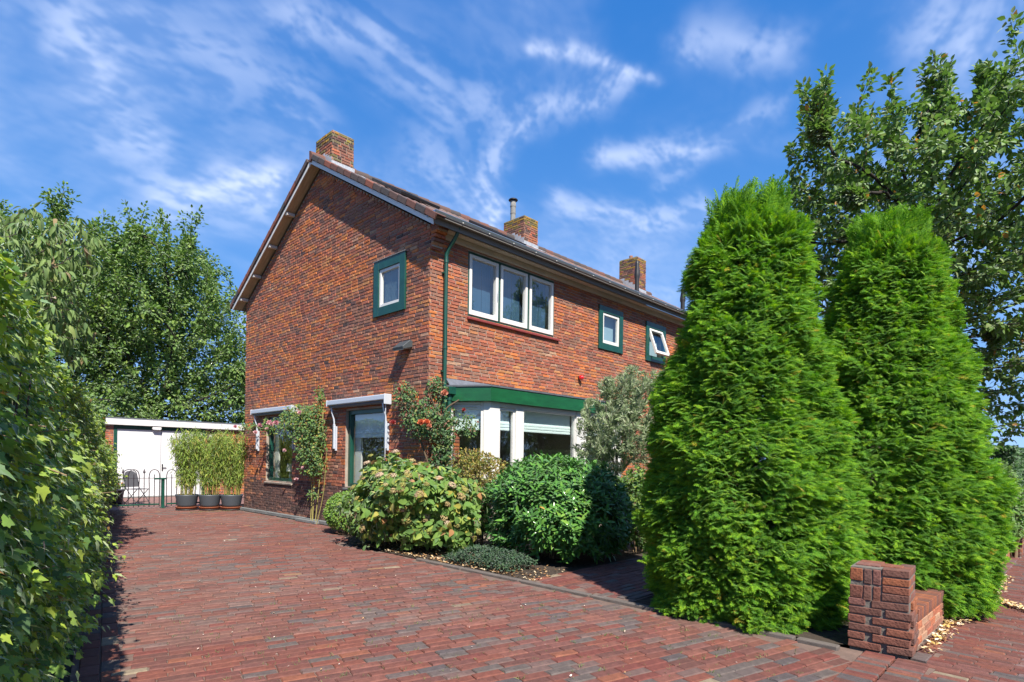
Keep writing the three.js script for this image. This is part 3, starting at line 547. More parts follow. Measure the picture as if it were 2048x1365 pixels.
// ---- brick pier and low wall on the street side
function roughBrick(L, Hh, D, seed) { // chunky weathered brick
  const g = new RoundedBoxGeometry(L, Hh, D, 3, 0.006), p = g.attributes.position, s = seed * 3.7;
  for (let i = 0; i < p.count; i++) { const x = p.getX(i), y = p.getY(i), z = p.getZ(i), n = (fbm(x * 22 + s, y * 22, z * 22, 3) - 0.5) * 0.018; const l = Math.hypot(x / L, y / Hh, z / D) + 1e-6; p.setXYZ(i, x + n * x / L / l, y + n * y / Hh / l, z + n * z / D / l); }
  g.computeVertexNormals(); return metricUV(g);
}
const brickCoping = roughBrick(0.054, 0.1, 0.2, 4), pierFar = roughBrick(0.02, 0.052, 0.165, 2), pierFar2 = roughBrick(0.165, 0.052, 0.02, 3);
{
  const pier = thing('brick_pier', 'short weathered brick pier ending the low garden wall at the driveway', 'pier', [-1.08, 0, 6.64], 0.06), r = rng(91);
  part('mortar_bed', [box(0.008, 0.34, -0.03, 0.62, 0.012, 0.388)], std(rgb(0.19, 0.17, 0.145), 1, { map: grain4, bumpMap: bump4, bumpScale: 0.006 }), pier);
  const cols = [[0.20, 0.075, 0.05], [0.24, 0.085, 0.05], [0.17, 0.075, 0.055], [0.30, 0.10, 0.045], [0.15, 0.075, 0.06], [0.22, 0.095, 0.075]].map((c) => std(rgb(...c), 0.9, { map: grain4, bumpMap: bump4, bumpScale: 0.006 }));
  const put = (x, y, z, sx, sy, sz) => part('brick', roughBrick(sx, sy, sz, Math.floor(r() * 900)), cols[Math.floor(r() * 6)], pier, [x, y, z], [(r() - .5) * .04, (r() - .5) * .03, (r() - .5) * .03]);
  // lower courses, face towards the drive (-x) and towards the street (+z), spreading slightly at the foot
  for (let k = 0; k < 6; k++) {
    const y = 0.035 + k * 0.064, t = 0.012 * (5 - k) / 5, w = 0.40 + t;
    if (k % 2) { put(0.05 - t, y, 0.055, 0.1, 0.053, 0.115); put(0.05 - t, y, 0.27 + t, 0.1, 0.053, 0.235); } else { put(0.05 - t, y, 0.11, 0.1, 0.053, 0.215); put(0.05 - t, y, 0.325 + t, 0.1, 0.053, 0.165); }
    for (const x of k % 2 ? [0.17, 0.32] : [0.14, 0.29]) put(x, y, 0.355 + t, 0.135, 0.053, 0.1);
  }
  // upper block: upright pairs between flat bricks
  for (const y0 of [0.42, 0.545]) { for (const z of [0.125, 0.185]) put(0.05, y0 + 0.01, z, 0.1, 0.112, 0.052); put(0.05, y0 + (y0 < 0.5 ? 0.01 : 0.02), 0.05, 0.1, 0.095, 0.085); }
  for (const y of [0.415, 0.475, 0.535, 0.60]) { put(0.05, y, 0.305, 0.1, 0.053, 0.17); for (const x of [0.17, 0.3]) put(x, y, 0.345, 0.125, 0.053, 0.09); }
  for (const [x, z] of [[0.16, 0.11], [0.29, 0.11], [0.2, 0.25]]) put(x, 0.607, z, 0.125, 0.05, 0.16);
  const wall = thing('low_brick_wall', 'low sunlit brick garden wall running behind the pier under the conifers', 'wall', [-0.70, 0, 6.93], -0.028);
  part('mortar_bed', box(0, 9.6, -0.03, 0.215, -0.09, 0.088), M.mortar, wall);
  brickwork(wall, { seed: 71, o: V(0, 0, 0.1), u: V(1, 0, 0), n: V(0, 0, 1), H: 0.22, single: 60, tone: (u, v, q) => q() < 0.5 ? 'red' : q() < 0.5 ? 'brown' : 'pale', spans: () => [[0, 9.6]] });
  const cop = subgroup('coping', wall); for (let x = 0.05; x < 9.55; x += 0.064) part('brick', brickCoping, cols[Math.floor(r() * 6)], cop, [x, 0.235, 0.0], [0, 0, (r() - .5) * .04]);
  const p2 = thing('brick_pier', 'far brick pier with rounded head at the neighbouring garden entrance', 'pier', [6.0, 0, 7.16], 0.0);
  part('shaft', roughBrick(0.34, 0.58, 0.34, 5), M.mortar, p2, [0, 0.28, 0]); part('cap', roughBrick(0.4, 0.12, 0.4, 8), cols[4], p2, [0, 0.63, 0]);
  for (let k = 0; k < 8; k++) for (const z of [-0.088, 0.088]) { part('brick', pierFar, cols[(k * 5 + (z > 0 ? 2 : 0)) % 6], p2, [-0.172, 0.04 + k * 0.064, z]); part('brick', pierFar2, cols[(k * 3 + (z > 0 ? 1 : 0)) % 6], p2, [z, 0.04 + k * 0.064, 0.172]); }
}
// ---- garage at the end of the drive
{
  const g = thing('garage', 'low flat roofed brick garage with wide white double door', 'garage', [-1.75, 0, -14.3]);
  part('mortar_bed', [box(0, 0.24, 0, 2.36, -3, 0), box(2.98, 7, 0, 2.36, -3, -0.001)], M.mortar, g);
  part('rear_wall', box(0.24, 2.98, 0, 2.36, -3, -2.8), M.mortar, g);
  const tone = (u, v, r) => r() < 0.4 ? 'orange' : r() < 0.6 ? 'red' : 'brown';
  brickwork(g, { seed: 51, o: V(0, 0, 0.012), u: V(1, 0, 0), n: V(0, 0, 1), H: 2.36, single: 0, tone, spans: () => [[0, 0.235], [2.985, 6.9]] });
  part('frame', [rbox(0.241, 0.33, 0, 2.36, -0.12, 0.02), rbox(2.89, 2.979, 0, 2.36, -0.12, 0.02), rbox(0.33, 2.89, 2.24, 2.359, -0.12, 0.019)], M.green, g);
  const wd = std(rgb(0.60, 0.60, 0.61), 0.5);
  for (const [a, b] of [[0.333, 1.59], [1.603, 2.887]]) part('door', rbox(a, b, 0.03, 2.237, -0.07, -0.02), wd, g);
  part('threshold', box(0.241, 2.979, 0, 0.028, -0.1, 0.06), M.concrete, g);
  part('handle', [rbox(1.625, 1.665, 0.86, 1.10, -0.02, -0.008), rbox(1.64, 1.76, 0.97, 0.99, 0.0, 0.02), cyl([1.645, 0.98, -0.02], [1.645, 0.98, 0.02], 0.012)], M.black, g);
  part('fascia', [rbox(-0.15, 7, 2.36, 2.55, -0.06, 0.14)], std(rgb(0.58, 0.57, 0.56), 0.5), g);
  part('roof', box(-0.15, 7, 2.551, 2.6, -3, 0.12), M.darkLead, g);
  const l = thing('wall_lamp', 'small pale bulkhead lamp over the white garage door', 'lamp', [-0.31, 2.30, -14.28]);
  part('lamp_body', rbox(-0.14, 0.14, -0.045, 0.05, 0, 0.1, 0.03), M.white, l); part('diffuser', rbox(-0.12, 0.12, -0.06, -0.02, 0.02, 0.11, 0.02), M.curtain, l);
  const n = thing('nest_box', 'dark pitched nest box hanging on the garage brickwork', 'nest box', [1.36, 2.02, -14.285]);
  part('body', [box(-0.1, 0.1, -0.05, 0.16, 0, 0.1)], std(rgb(0.10, 0.08, 0.06), 0.9), n);
  for (const s of [-1, 1]) { const q = new THREE.BoxGeometry(0.17, 0.015, 0.14); q.rotateZ(-s * 0.62); q.translate(s * 0.066, 0.2, 0.05); part('roof_board', q, M.black, n); }
  part('entrance', cyl([0, 0.08, 0.098], [0, 0.08, 0.104], 0.035, 0.035, 14), std(rgb(0.55, 0.55, 0.5), 0.7), n);
}
// ---- garden gate with hoops and spears
{
  const iron = std(rgb(0.035, 0.025, 0.032), 0.5, { metalness: 0.3 }), z = -9.62;
  const leaf = (name, label, x0, n, flip) => {
    const g = thing(name, label, 'gate', [x0, 0.02, z], 0, undefined);
    const sp = 0.118;
    part('bottom_rail', rbox(0, n * sp, 0.06, 0.10, -0.015, 0.015), M.green, g); part('top_rail', rbox(0, n * sp, 0.765, 0.778, -0.006, 0.006), iron, g);
    for (let i = 0; i <= n; i++) {
      const x = i * sp, c = (i + flip) % 4;
      if (c === 0) { const h = tube([[x, 0.02, 0], [x, 0.5, 0], [x, 0.86, 0], [x + 0.035, 0.96, 0], [x + sp, 1.0, 0], [x + 2 * sp - 0.035, 0.96, 0], [x + 2 * sp, 0.86, 0], [x + 2 * sp, 0.5, 0], [x + 2 * sp, 0.02, 0]], 0.011, 6, 40); part('hoop', h, iron, g); }
      else if (c === 1) part('bar', cyl([x, 0.02, 0], [x, 0.87, 0], 0.010, 0.010, 6), iron, g);
      else if (c === 3) part('spear', [cyl([x, 0.02, 0], [x, 0.92, 0], 0.010, 0.010, 6), cyl([x, 0.90, 0], [x, 0.925, 0], 0.014, 0.034, 6), cyl([x, 0.925, 0], [x, 1.02, 0], 0.034, 0.002, 6)], iron, g);
    }
    return g;
  };
  leaf('iron_gate', 'dark iron hoop and spear gate between the ivy hedge and green post', -2.86, 12, 2);
  leaf('iron_gate', 'dark iron hoop gate leaf half hidden behind the bamboo tubs', -1.27, 10, 0);
  const p = thing('gate_post', 'dark green square steel gate post with latch plate', 'post', [-1.37, 0, z + 0.03]);
  part('post', rbox(-0.035, 0.035, 0, 0.80, -0.035, 0.035), M.green, p); part('latch', rbox(-0.22, 0.06, 0.755, 0.80, 0.036, 0.06), M.green, p); part('foot', rbox(-0.06, 0.06, 0, 0.02, -0.06, 0.06), M.green, p);
}
// ---- folding garden chairs and a planter on the patio
function chair(label, pos, turn) {
  const c = thing('folding_chair', label, 'chair', pos, turn, 'folding chairs on the patio'), st = std(rgb(0.03, 0.03, 0.035), 0.45, { metalness: 0.5 }), mesh = std(rgb(0.09, 0.09, 0.10), 0.8);
  part('seat', rbox(-0.2, 0.2, 0.44, 0.458, -0.19, 0.2), mesh, c);
  const b = new THREE.Shape(); b.moveTo(-0.2, 0); b.lineTo(-0.2, 0.3); b.quadraticCurveTo(-0.19, 0.46, 0, 0.46); b.quadraticCurveTo(0.19, 0.46, 0.2, 0.3); b.lineTo(0.2, 0); const bg = new THREE.ExtrudeGeometry(b, { depth: 0.008, bevelEnabled: false }); bg.rotateX(-0.2); bg.translate(0, 0.5, -0.19); part('backrest', bg, mesh, c);
  part('back_frame', tube([[-0.21, 0.44, -0.17], [-0.21, 0.8, -0.25], [-0.18, 0.93, -0.28], [0, 0.99, -0.29], [0.18, 0.93, -0.28], [0.21, 0.8, -0.25], [0.21, 0.44, -0.17]], 0.011, 6, 36), st, c);
  for (const s of [-1, 1]) { part('leg', cyl([s * 0.21, 0, 0.26], [s * 0.21, 0.5, -0.19], 0.011, 0.011, 6), st, c); part('leg', cyl([s * 0.18, 0, -0.28], [s * 0.18, 0.44, 0.18], 0.011, 0.011, 6), st, c); }
  part('stretcher', cyl([-0.21, 0.1, 0.17], [0.21, 0.1, 0.17], 0.008, 0.008, 6), st, c); return c;
}
chair('folding metal garden chair with rounded mesh back facing the gate', [-1.62, -0.004, -11.0], 0.5);
chair('folding metal garden chair turned sideways beside the dark planter', [-2.2, -0.004, -10.9], 1.9);
{
  const p = thing('planter', 'dark round planter with small orange flowers behind the gate', 'planter', [-2.05, -0.004, -11.6]), r = rng(8);
  part('pot', lathe([[0.0, 0], [0.19, 0], [0.25, 0.38], [0.27, 0.38], [0.27, 0.41], [0.23, 0.41], [0.22, 0.36], [0, 0.36]]), M.black, p);
  const lf = [], fl = []; for (let k = 0; k < 90; k++) { const d = rdir(r); d.y = Math.abs(d.y); const q = new THREE.SphereGeometry(0.025 + 0.02 * r(), 4, 3); q.scale(1.4, 0.4, 1); q.rotateY(r() * 6); q.rotateX(r() * 2); q.translate(d.x * 0.27, 0.42 + d.y * 0.24, d.z * 0.27); (k % 4 ? lf : fl).push(q); }
  part('foliage', lf, leafMat(0.10, 0.17, 0.03), p); part('blossom', fl, std(rgb(0.55, 0.24, 0.10), 0.8), p);
}
// ---- fittings on the house walls
{
  const l = thing('wall_lamp', 'angled outdoor wall lamp high on the brick gable', 'lamp', [-0.002, 3.34, -0.62], -Math.PI / 2);
  part('lamp_body', (() => { const s = new THREE.Shape([[0, 0.12], [0, 0.02], [0.19, -0.035], [0.2, 0.0], [0.05, 0.125]].map((p) => new THREE.Vector2(...p))); const g = new THREE.ExtrudeGeometry(s, { depth: 0.30, bevelEnabled: true, bevelSize: 0.006, bevelThickness: 0.006, bevelSegments: 1 }); g.rotateY(-Math.PI / 2); g.translate(0.15, 0, 0); return g; })(), std(rgb(0.05, 0.06, 0.065), 0.5), l);
  part('diffuser', (() => { const g = new THREE.BoxGeometry(0.27, 0.012, 0.18); g.rotateX(0.285); g.translate(0, -0.022, 0.105); return g; })(), std(rgb(0.50, 0.48, 0.36), 0.5), l);
  const a = thing('alarm_lamp', 'round red alarm lamp on the front brickwork', 'alarm', [4.18, 3.24, 0.0]);
  part('backplate', cyl([0, 0, -0.002], [0, 0, 0.03], 0.05, 0.05, 18), M.black, a); part('dome', (() => { const g = new THREE.SphereGeometry(0.058, 18, 12); g.scale(1, 1, 1.1); g.translate(0, 0, 0.06); return g; })(), phys(rgb(0.55, 0.008, 0.012), 0.2, { clearcoat: 1 }), a);
}
function awning(label, x0, x1, y) {
  const a = thing('awning_box', label, 'awning', [0, 0, 0], -Math.PI / 2, 'rolled up awnings on the gable');
  const s = new THREE.Shape([[0.002, y + 0.12], [0.002, y - 0.03], [0.03, y - 0.06], [0.12, y], [0.165, y + 0.055], [0.165, y + 0.09], [0.03, y + 0.13]].map((p) => new THREE.Vector2(...p)));
  const g = new THREE.ExtrudeGeometry(s, { depth: x1 - x0, bevelEnabled: false }); g.rotateY(-Math.PI / 2); g.translate(x1, 0, 0);
  part('casing', [rbox(x0, x1, y + 0.02, y + 0.125, 0.02, 0.16, 0.02)], M.alu, a);
  part('fabric_roll', cyl([x0 + 0.03, y, 0.08], [x1 - 0.04, y, 0.08], 0.042, 0.042, 12), M.aluDark, a);
  part('end_plate', [rbox(x1 - 0.012, x1 + 0.012, y - 0.06, y + 0.13, 0.004, 0.165, 0.01)], M.alu, a); part('end_plate', [rbox(x0 - 0.012, x0 + 0.012, y - 0.0, y + 0.13, 0.004, 0.165, 0.01)], M.alu, a);
  for (const x of [x0 + 0.1, x1 - 0.13]) part('arm', [tube([[x, y - 0.02, 0.1], [x + 0.01, y - 0.12, 0.09], [x + 0.03, y - 0.28, 0.055], [x + 0.03, y - 0.4, 0.05]], 0.018, 6, 14), rbox(x + 0.01, x + 0.052, y - 0.86, y - 0.36, 0.03, 0.07), rbox(x + 0.054, x + 0.085, y - 0.9, y - 0.40, 0.005, 0.045)], M.alu, a);
  return a;
}
awning('closed white awning box above the window partly covered by the pink rose', -6.95, -4.75, 2.44);
const aw2 = awning('closed white awning box above the window with the folded blind', -3.16, -1.08, 2.44);
part('crank_rod', cyl([-1.13, 1.0, 0.09], [-1.13, 2.4, 0.09], 0.008, 0.008, 6), M.alu, aw2);
// things standing inside the windows
{
  const l = thing('table_lamp', 'small white table lamp standing behind the far gable window', 'lamp', [0.36, 0.862, -5.86]);
  part('base', lathe([[0, 0], [0.06, 0], [0.06, 0.012], [0.012, 0.02], [0.018, 0.07], [0.008, 0.12], [0.008, 0.2], [0, 0.2]], 16), M.alu, l); part('lamp_shade', lathe([[0.085, 0.19], [0.055, 0.37]], 24), phys(rgb(0.75, 0.72, 0.66), 1, { transmission: 0.4, thickness: 0 }), l);
  const p = thing('potted_plant', 'small spiky pink leaved plant in a pale pot behind the window', 'plant', [0.36, 0.862, -2.02]), r = rng(3);
  part('pot', lathe([[0, 0], [0.055, 0], [0.075, 0.15], [0.06, 0.15], [0, 0.13]], 18), std(rgb(0.5, 0.52, 0.55), 0.5), p);
  const lv = []; for (let k = 0; k < 26; k++) { const g = new THREE.ConeGeometry(0.014, 0.2, 4); g.scale(1, 1, 0.3); g.translate(0, 0.1, 0); g.rotateX(0.3 + 0.9 * r()); g.rotateY(k * 2.4); g.translate(0, 0.14, 0); lv.push(g); } part('foliage', lv, std(rgb(0.28, 0.10, 0.13), 0.6), p);
  const q = thing('potted_plant', 'bushy green houseplant behind the window with the folded blind', 'plant', [0.42, 0.862, -1.62]);
  part('pot', lathe([[0, 0], [0.07, 0], [0.09, 0.14], [0.07, 0.14], [0, 0.12]], 18), M.white, q);
  const lw = []; for (let k = 0; k < 70; k++) { const d = rdir(r); d.y = Math.abs(d.y); const g = new THREE.SphereGeometry(0.045, 5, 4); g.scale(1, 0.25, 0.6); g.rotateZ(r() * 3); g.rotateY(r() * 6); g.translate(d.x * 0.17, 0.2 + d.y * 0.2, d.z * 0.17); lw.push(g); } part('foliage', lw, leafMat(0.06, 0.16, 0.03), q);
}
// ---------------------------------------------------------------- plants
function leafGeo(L, W, o = {}) {   // base at 0, tip along +z, upper side +y
  const n = o.n ?? 3, fold = o.fold ?? 0.25, curl = o.curl ?? 0.25, shape = o.shape ?? ((t) => Math.pow(Math.sin(Math.PI * Math.pow(t, 0.8)), 0.85)), P = [], N = [], I = [];
  for (let i = 0; i <= n; i++) { const t = i / n, w = i === 0 ? 0.05 : i === n ? 0.0 : shape(t), y = -curl * L * t * t; P.push([0, y, L * t], [-w * W / 2, y + fold * w * W / 2, L * t * 0.98], [w * W / 2, y + fold * w * W / 2, L * t * 0.98]); }
  for (let i = 0; i < n; i++) { const a = 3 * i, b = a + 3; I.push(a, b, a + 1, a, a + 2, b); if (i < n - 1) I.push(a + 1, b, b + 1, a + 2, b + 2, b); }
  const g = new THREE.BufferGeometry(); g.setAttribute('position', new THREE.BufferAttribute(new Float32Array(P.flat()), 3)); g.setIndex(I); g.computeVertexNormals(); return g;
}
function ivyGeo(S, seed) {
  const r = rng(seed), pts = [[0, 0.02], [0.20, -0.10], [0.46, 0.04], [0.40, 0.22], [0.50, 0.42], [0.26, 0.50], [0.16, 0.66], [0, 1.0], [-0.16, 0.66], [-0.26, 0.50], [-0.50, 0.42], [-0.40, 0.22], [-0.46, 0.04], [-0.20, -0.10]];
  const P = [[0, 0.03 * S, 0.32 * S]], I = []; pts.forEach(([x, z]) => P.push([x * S * (0.9 + 0.2 * r()), (0.10 * Math.abs(x) - 0.28 * Math.max(0, z - 0.4) ** 1.3 + (r() - 0.5) * 0.06) * S, z * S]));
  for (let i = 0; i < pts.length; i++) I.push(0, 1 + i, 1 + (i + 1) % pts.length);
  const g = new THREE.BufferGeometry(); g.setAttribute('position', new THREE.BufferAttribute(new Float32Array(P.flat()), 3)); g.setIndex(I); g.computeVertexNormals(); return g;
}
function sprayGeo(L, seed) {   // flat scale-leaved frond with some lime coloured young leaflets
  const r = rng(seed), pos = [], col = [], tint = () => r() < 0.38 ? [1.85, 1.42, 0.8] : [0.98, 0.98, 1];
  const at = (t) => [Math.sin(t * 2 + seed) * 0.03 * L, L * (0.10 * t - 0.34 * t * t), L * t];
  const blade = (a, d, l, w, c) => { const n = Math.hypot(d[0], d[2]) || 1, sx = -d[2] / n, sz = d[0] / n, m = [a[0] + d[0] * l * 0.5, a[1] + d[1] * l * 0.5 + 0.02 * l, a[2] + d[2] * l * 0.5], e = [a[0] + d[0] * l, a[1] + d[1] * l - 0.16 * l, a[2] + d[2] * l]; for (const q of [[a, [m[0] + sx * w, m[1] - 0.015, m[2] + sz * w], m], [a, m, [m[0] - sx * w, m[1] - 0.015, m[2] - sz * w]], [m, [m[0] + sx * w, m[1] - 0.015, m[2] + sz * w], e], [m, e, [m[0] - sx * w, m[1] - 0.015, m[2] - sz * w]]]) for (const v of q) { pos.push(...v); col.push(...c); } return m; };
  for (let i = 0; i < 7; i++) for (const s of [-1, 1]) {
    const t = (i + 0.4 + 0.25 * s) / 7.2, a = at(t), l = L * (0.50 - 0.34 * t) * (0.8 + 0.4 * r()), ang = 0.75 - 0.25 * t + (r() - 0.5) * 0.2, d = [s * Math.sin(ang), -0.12 - 0.3 * t, Math.cos(ang)];
    const m = blade(a, d, l, 0.026, tint(t * 0.6 + 0.12 * r()));
    for (const k of [-1, 1]) { const b = ang + k * 0.75 * (s > 0 ? 1 : 1) * s; blade(m, [s * Math.sin(ang + k * 0.6), -0.2, Math.cos(ang + k * 0.6)], l * 0.6, 0.021, tint(t * 0.6 + 0.22 + 0.15 * r())); }
  }
  blade(at(0.55), [0, -0.35, 1], L * 0.45, 0.028, tint(0.8));
  blade(at(0.0), [0, 0.05, 1], L * 0.6, 0.024, tint(0));
  const g = new THREE.BufferGeometry(); g.setAttribute('position', new THREE.BufferAttribute(new Float32Array(pos), 3)); g.setAttribute('color', new THREE.BufferAttribute(new Float32Array(col), 3)); g.computeVertexNormals(); return g;
}
const tone = (r, a, b) => { const t = r(); return rgb(a[0] + (b[0] - a[0]) * t, a[1] + (b[1] - a[1]) * t, a[2] + (b[2] - a[2]) * t); };
// leaves: list of {m, g, c, k, d}; the largest n in view become leaves of their own
function foliage(parent, list, geos, mats, massMat, n, name = 'leaf') { list.sort((a, b) => a.d - b.d); pieces(parent, name, 'foliage', list, geos, mats, n, massMat); }
function palette(cols, opt) { return { cols, mats: cols.map((c) => leafMat(...c, opt)), mass: (() => { const m = leafMat(1, 1, 1, opt); return m; })() }; }
function addLeaf(list, pal, r, pos, dir, nor, s, nGeo, w) { const k = w ? pick(w, r) : Math.floor(r() * pal.cols.length), c = pal.cols[k], f = 0.8 + 0.4 * r(); list.push({ m: basis(pos, dir, nor, s, s * (0.9 + 0.2 * r()), s), g: Math.floor(r() * nGeo), k, c: rgb(c[0] * f, c[1] * f, c[2] * f), d: pos.distanceTo(eye) / s }); }
const inFrame = (p) => { const d = p.clone().sub(eye), f = d.dot(fwd), s = d.dot(rgt); return f > 0.5 && Math.abs(s) < f * 0.9; };

// ---- branching by growth towards points in the crown
function grow(base, trunk, pts, step, infl, kill, iters) {
  const N = []; let prev = -1;
  const push = (p, par) => { N.push({ p, par, ch: 0, r: 0 }); if (par >= 0) N[par].ch++; return N.length - 1; };
  const path = [base, ...trunk]; prev = push(path[0].clone(), -1);
  for (let i = 1; i < path.length; i++) { const n = Math.max(1, Math.round(path[i].distanceTo(path[i - 1]) / step)); for (let k = 1; k <= n; k++) prev = push(path[i - 1].clone().lerp(path[i], k / n), prev); }
  let A = pts.map((p) => ({ p, best: -1, bd: 1e9 })), from = 0;
  for (let it = 0; it < iters && A.length; it++) {
    for (const a of A) for (let i = from; i < N.length; i++) { const d = a.p.distanceToSquared(N[i].p); if (d < a.bd) { a.bd = d; a.best = i; } }
    from = N.length; const acc = new Map();
    for (const a of A) if (a.bd < infl * infl) { const v = acc.get(a.best) ?? V(0, 0, 0); v.add(a.p.clone().sub(N[a.best].p).normalize()); acc.set(a.best, v); }
    for (const [i, v] of acc) { const dir = v.normalize(); dir.y += 0.06; push(N[i].p.clone().addScaledVector(dir.normalize(), step), i); }
    if (N.length === from) break;
    for (const a of A) for (let i = from; i < N.length; i++) { const d = a.p.distanceToSquared(N[i].p); if (d < a.bd) { a.bd = d; a.best = i; } }
    from = N.length; A = A.filter((a) => a.bd > kill * kill);
  }
  return N;
}
function limbs(N, tip, exp = 2.3, rmax = 9) {
  for (const n of N) n.r = 0;
  for (let i = N.length - 1; i >= 0; i--) { const n = N[i]; n.r = n.r ? Math.min(rmax, Math.pow(n.r, 1 / exp)) : tip; if (n.par >= 0) N[n.par].r += Math.pow(n.r, exp); }
  const pos = [], nor = [], K = 5;
  for (const n of N) {
    if (n.par < 0) continue; const a = N[n.par], d = n.p.clone().sub(a.p).normalize(), x = V(0.3, 0.9, 0.31).cross(d).normalize(), y = d.clone().cross(x), r0 = Math.min(a.r, n.r * 1.5), r1 = n.r;
    const ring = (c, r, k) => { const t = 2 * Math.PI * k / K, v = x.clone().multiplyScalar(Math.cos(t)).addScaledVector(y, Math.sin(t)); return [c.clone().addScaledVector(v, r), v]; };
    for (let k = 0; k < K; k++) { const q = [ring(a.p, r0, k), ring(a.p, r0, k + 1), ring(n.p, r1, k + 1), ring(n.p, r1, k)]; for (const m of [0, 1, 2, 0, 2, 3]) { pos.push(q[m][0].x, q[m][0].y, q[m][0].z); nor.push(q[m][1].x, q[m][1].y, q[m][1].z); } }
  }
  const g = new THREE.BufferGeometry(); g.setAttribute('position', new THREE.BufferAttribute(new Float32Array(pos), 3)); g.setAttribute('normal', new THREE.BufferAttribute(new Float32Array(nor), 3));
  const uv = new Float32Array(pos.length / 3 * 2); for (let i = 0; i < uv.length / 2; i++) { uv[2 * i] = pos[3 * i] + pos[3 * i + 2]; uv[2 * i + 1] = pos[3 * i + 1]; } g.setAttribute('uv', new THREE.BufferAttribute(uv, 2)); return g;
}
const bark = std(rgb(0.075, 0.058, 0.045), 0.95, { map: grain4, bumpMap: bump4, bumpScale: 0.006 });
const twig = std(rgb(0.30, 0.21, 0.12), 0.85, { map: grain4 });

// ---- ivy hedge along the drive
{
  const h = thing('ivy_hedge', 'tall ivy covered hedge running along the left side of the driveway', 'hedge', [0, 0, 0]), r = rng(201);
  const pal = palette([[0.08, 0.205, 0.026], [0.11, 0.25, 0.03], [0.175, 0.33, 0.028], [0.28, 0.44, 0.024], [0.40, 0.53, 0.03], [0.08, 0.19, 0.045], [0.45, 0.22, 0.04]], { clearcoat: 0.12, clearcoatRoughness: 0.3, transmission: 0.5 }), wts = [9, 10, 9, 5, 2.5, 6, 0.25];
  const geos = [1, 2, 3].map((s) => ivyGeo(1, s)), list = [], n = V(0.981, 0, 0.194), al = V(0.194, 0, -0.981), young = [1, 2, 6, 12, 12, 1, 0.4];
  const top = (z) => 2.24 + 0.12 * smooth(3, -6, z) + 0.22 * (fbm(z * 0.9, 1, 4, 3) - 0.5);
  const bulge = (y, z) => -0.05 + (0.0 + 0.26 * smooth(0, -8, z)) * smooth(0.1, 0.8, y) - 0.30 * smooth(0.9, 2.3, y) + 0.36 * (fbm(z * 1.9, y * 2.2, 9, 3) - 0.5) + 0.26 * (fbm(z * 4.5, y * 5, 2, 2) - 0.5) - (z > 3.4 ? 0.05 : 0);
  const put = (p, out, sc, w = wts) => { const dir = V(0, -0.75, 0).addScaledVector(out, 0.75).add(rdir(r).multiplyScalar(0.65)), nor = out.clone().multiplyScalar(0.6).add(V(0, 0.8, 0)).add(rdir(r).multiplyScalar(0.62)); addLeaf(list, pal, r, p, dir, nor, sc, 3, w); };
  for (let k = 0; k < 80000; k++) {
    const z = 6.3 - 15.8 * r(), t = top(z), y = t * Math.pow(r(), 0.9), off = bulge(y, z) - 0.26 * Math.pow(r(), 1.6) + 0.07 * r() * r();
    const p = V(hedgeX(z), y + 0.02, z).addScaledVector(n, off); put(p, n, 0.034 + 0.04 * r() * r() + (r() < 0.04 ? 0.02 : 0));
  }
  for (let k = 0; k < 13000; k++) { const z = 6.3 - 15.8 * r(), w = r(), p = V(hedgeX(z), top(z) - 0.1 + 0.16 * r() + 0.1 * Math.sin(w * 3), z).addScaledVector(n, -0.2 + 0.1 * smooth(3, -6, z) - 0.6 * w); put(p, V(0, 1, 0).addScaledVector(n, 0.4), 0.035 + 0.03 * r(), r() < 0.5 ? young : wts); }
  for (let k = 0; k < 4500; k++) { const w = r(), y = 2.4 * r(), p = V(hedgeX(-9.55), y, -9.55).addScaledVector(n, 0.15 - 0.7 * w).addScaledVector(al, 0.12 * r()); put(p, al, 0.045 + 0.03 * r()); }
  const wood = [];
  for (let k = 0; k < 3600; k++) {   // shoots that have broken free of the foliage
    const z = 5.4 - 14.4 * Math.pow(r(), 1.15), y = 0.2 + 2.0 * r(), b = V(hedgeX(z), y, z).addScaledVector(n, bulge(y, z) - 0.08), L = 0.14 + 0.22 * r(), d = n.clone().multiplyScalar(0.75).addScaledVector(al, 1.1 * (r() - 0.4)); d.y = 0.5 * (r() - 0.35); d.normalize();
    const e = b.clone().addScaledVector(d, L * (0.35 + 0.65 * r())); e.y -= 0.3 * L * L; const m = b.clone().lerp(e, 0.5); m.y += 0.012;
    wood.push([b, m, e, 0.0018 + 0.0022 * r(), k]);
    const nl = 5 + Math.floor(r() * 7); for (let q = 0; q < nl; q++) put(b.clone().lerp(e, 0.25 + 0.8 * r()).add(rdir(r).multiplyScalar(0.025)), n, 0.024 + 0.032 * r(), young);
  }
  foliage(h, list, geos, pal.mats, pal.mass, 300);
  for (const [b, m, e, w, k] of wood) if (k % 12 === 0) part('runner', tube([[b.x, b.y, b.z], [m.x, m.y, m.z], [e.x, e.y, e.z]], w, 5, 6), twig, h);
  // woody middle of the hedge
const core = []; for (let k = 0; k < 420; k++) { const z = -9.4 + 15.6 * r(), y = 0.5 + 1.5 * r(), q = -0.3 - 0.2 * r(), a = V(hedgeX(z), 0, z).addScaledVector(n, q), e = V(hedgeX(z), y, z).addScaledVector(n, q + 0.3 * (r() - 0.5)).addScaledVector(al, 0.5 * (r() - 0.5)); core.push(cyl([a.x, 0, a.z], [e.x, e.y, e.z], 0.014, 0.004, 5)); }
  part('stem', core, bark, h).userData.kind = 'stuff';
}
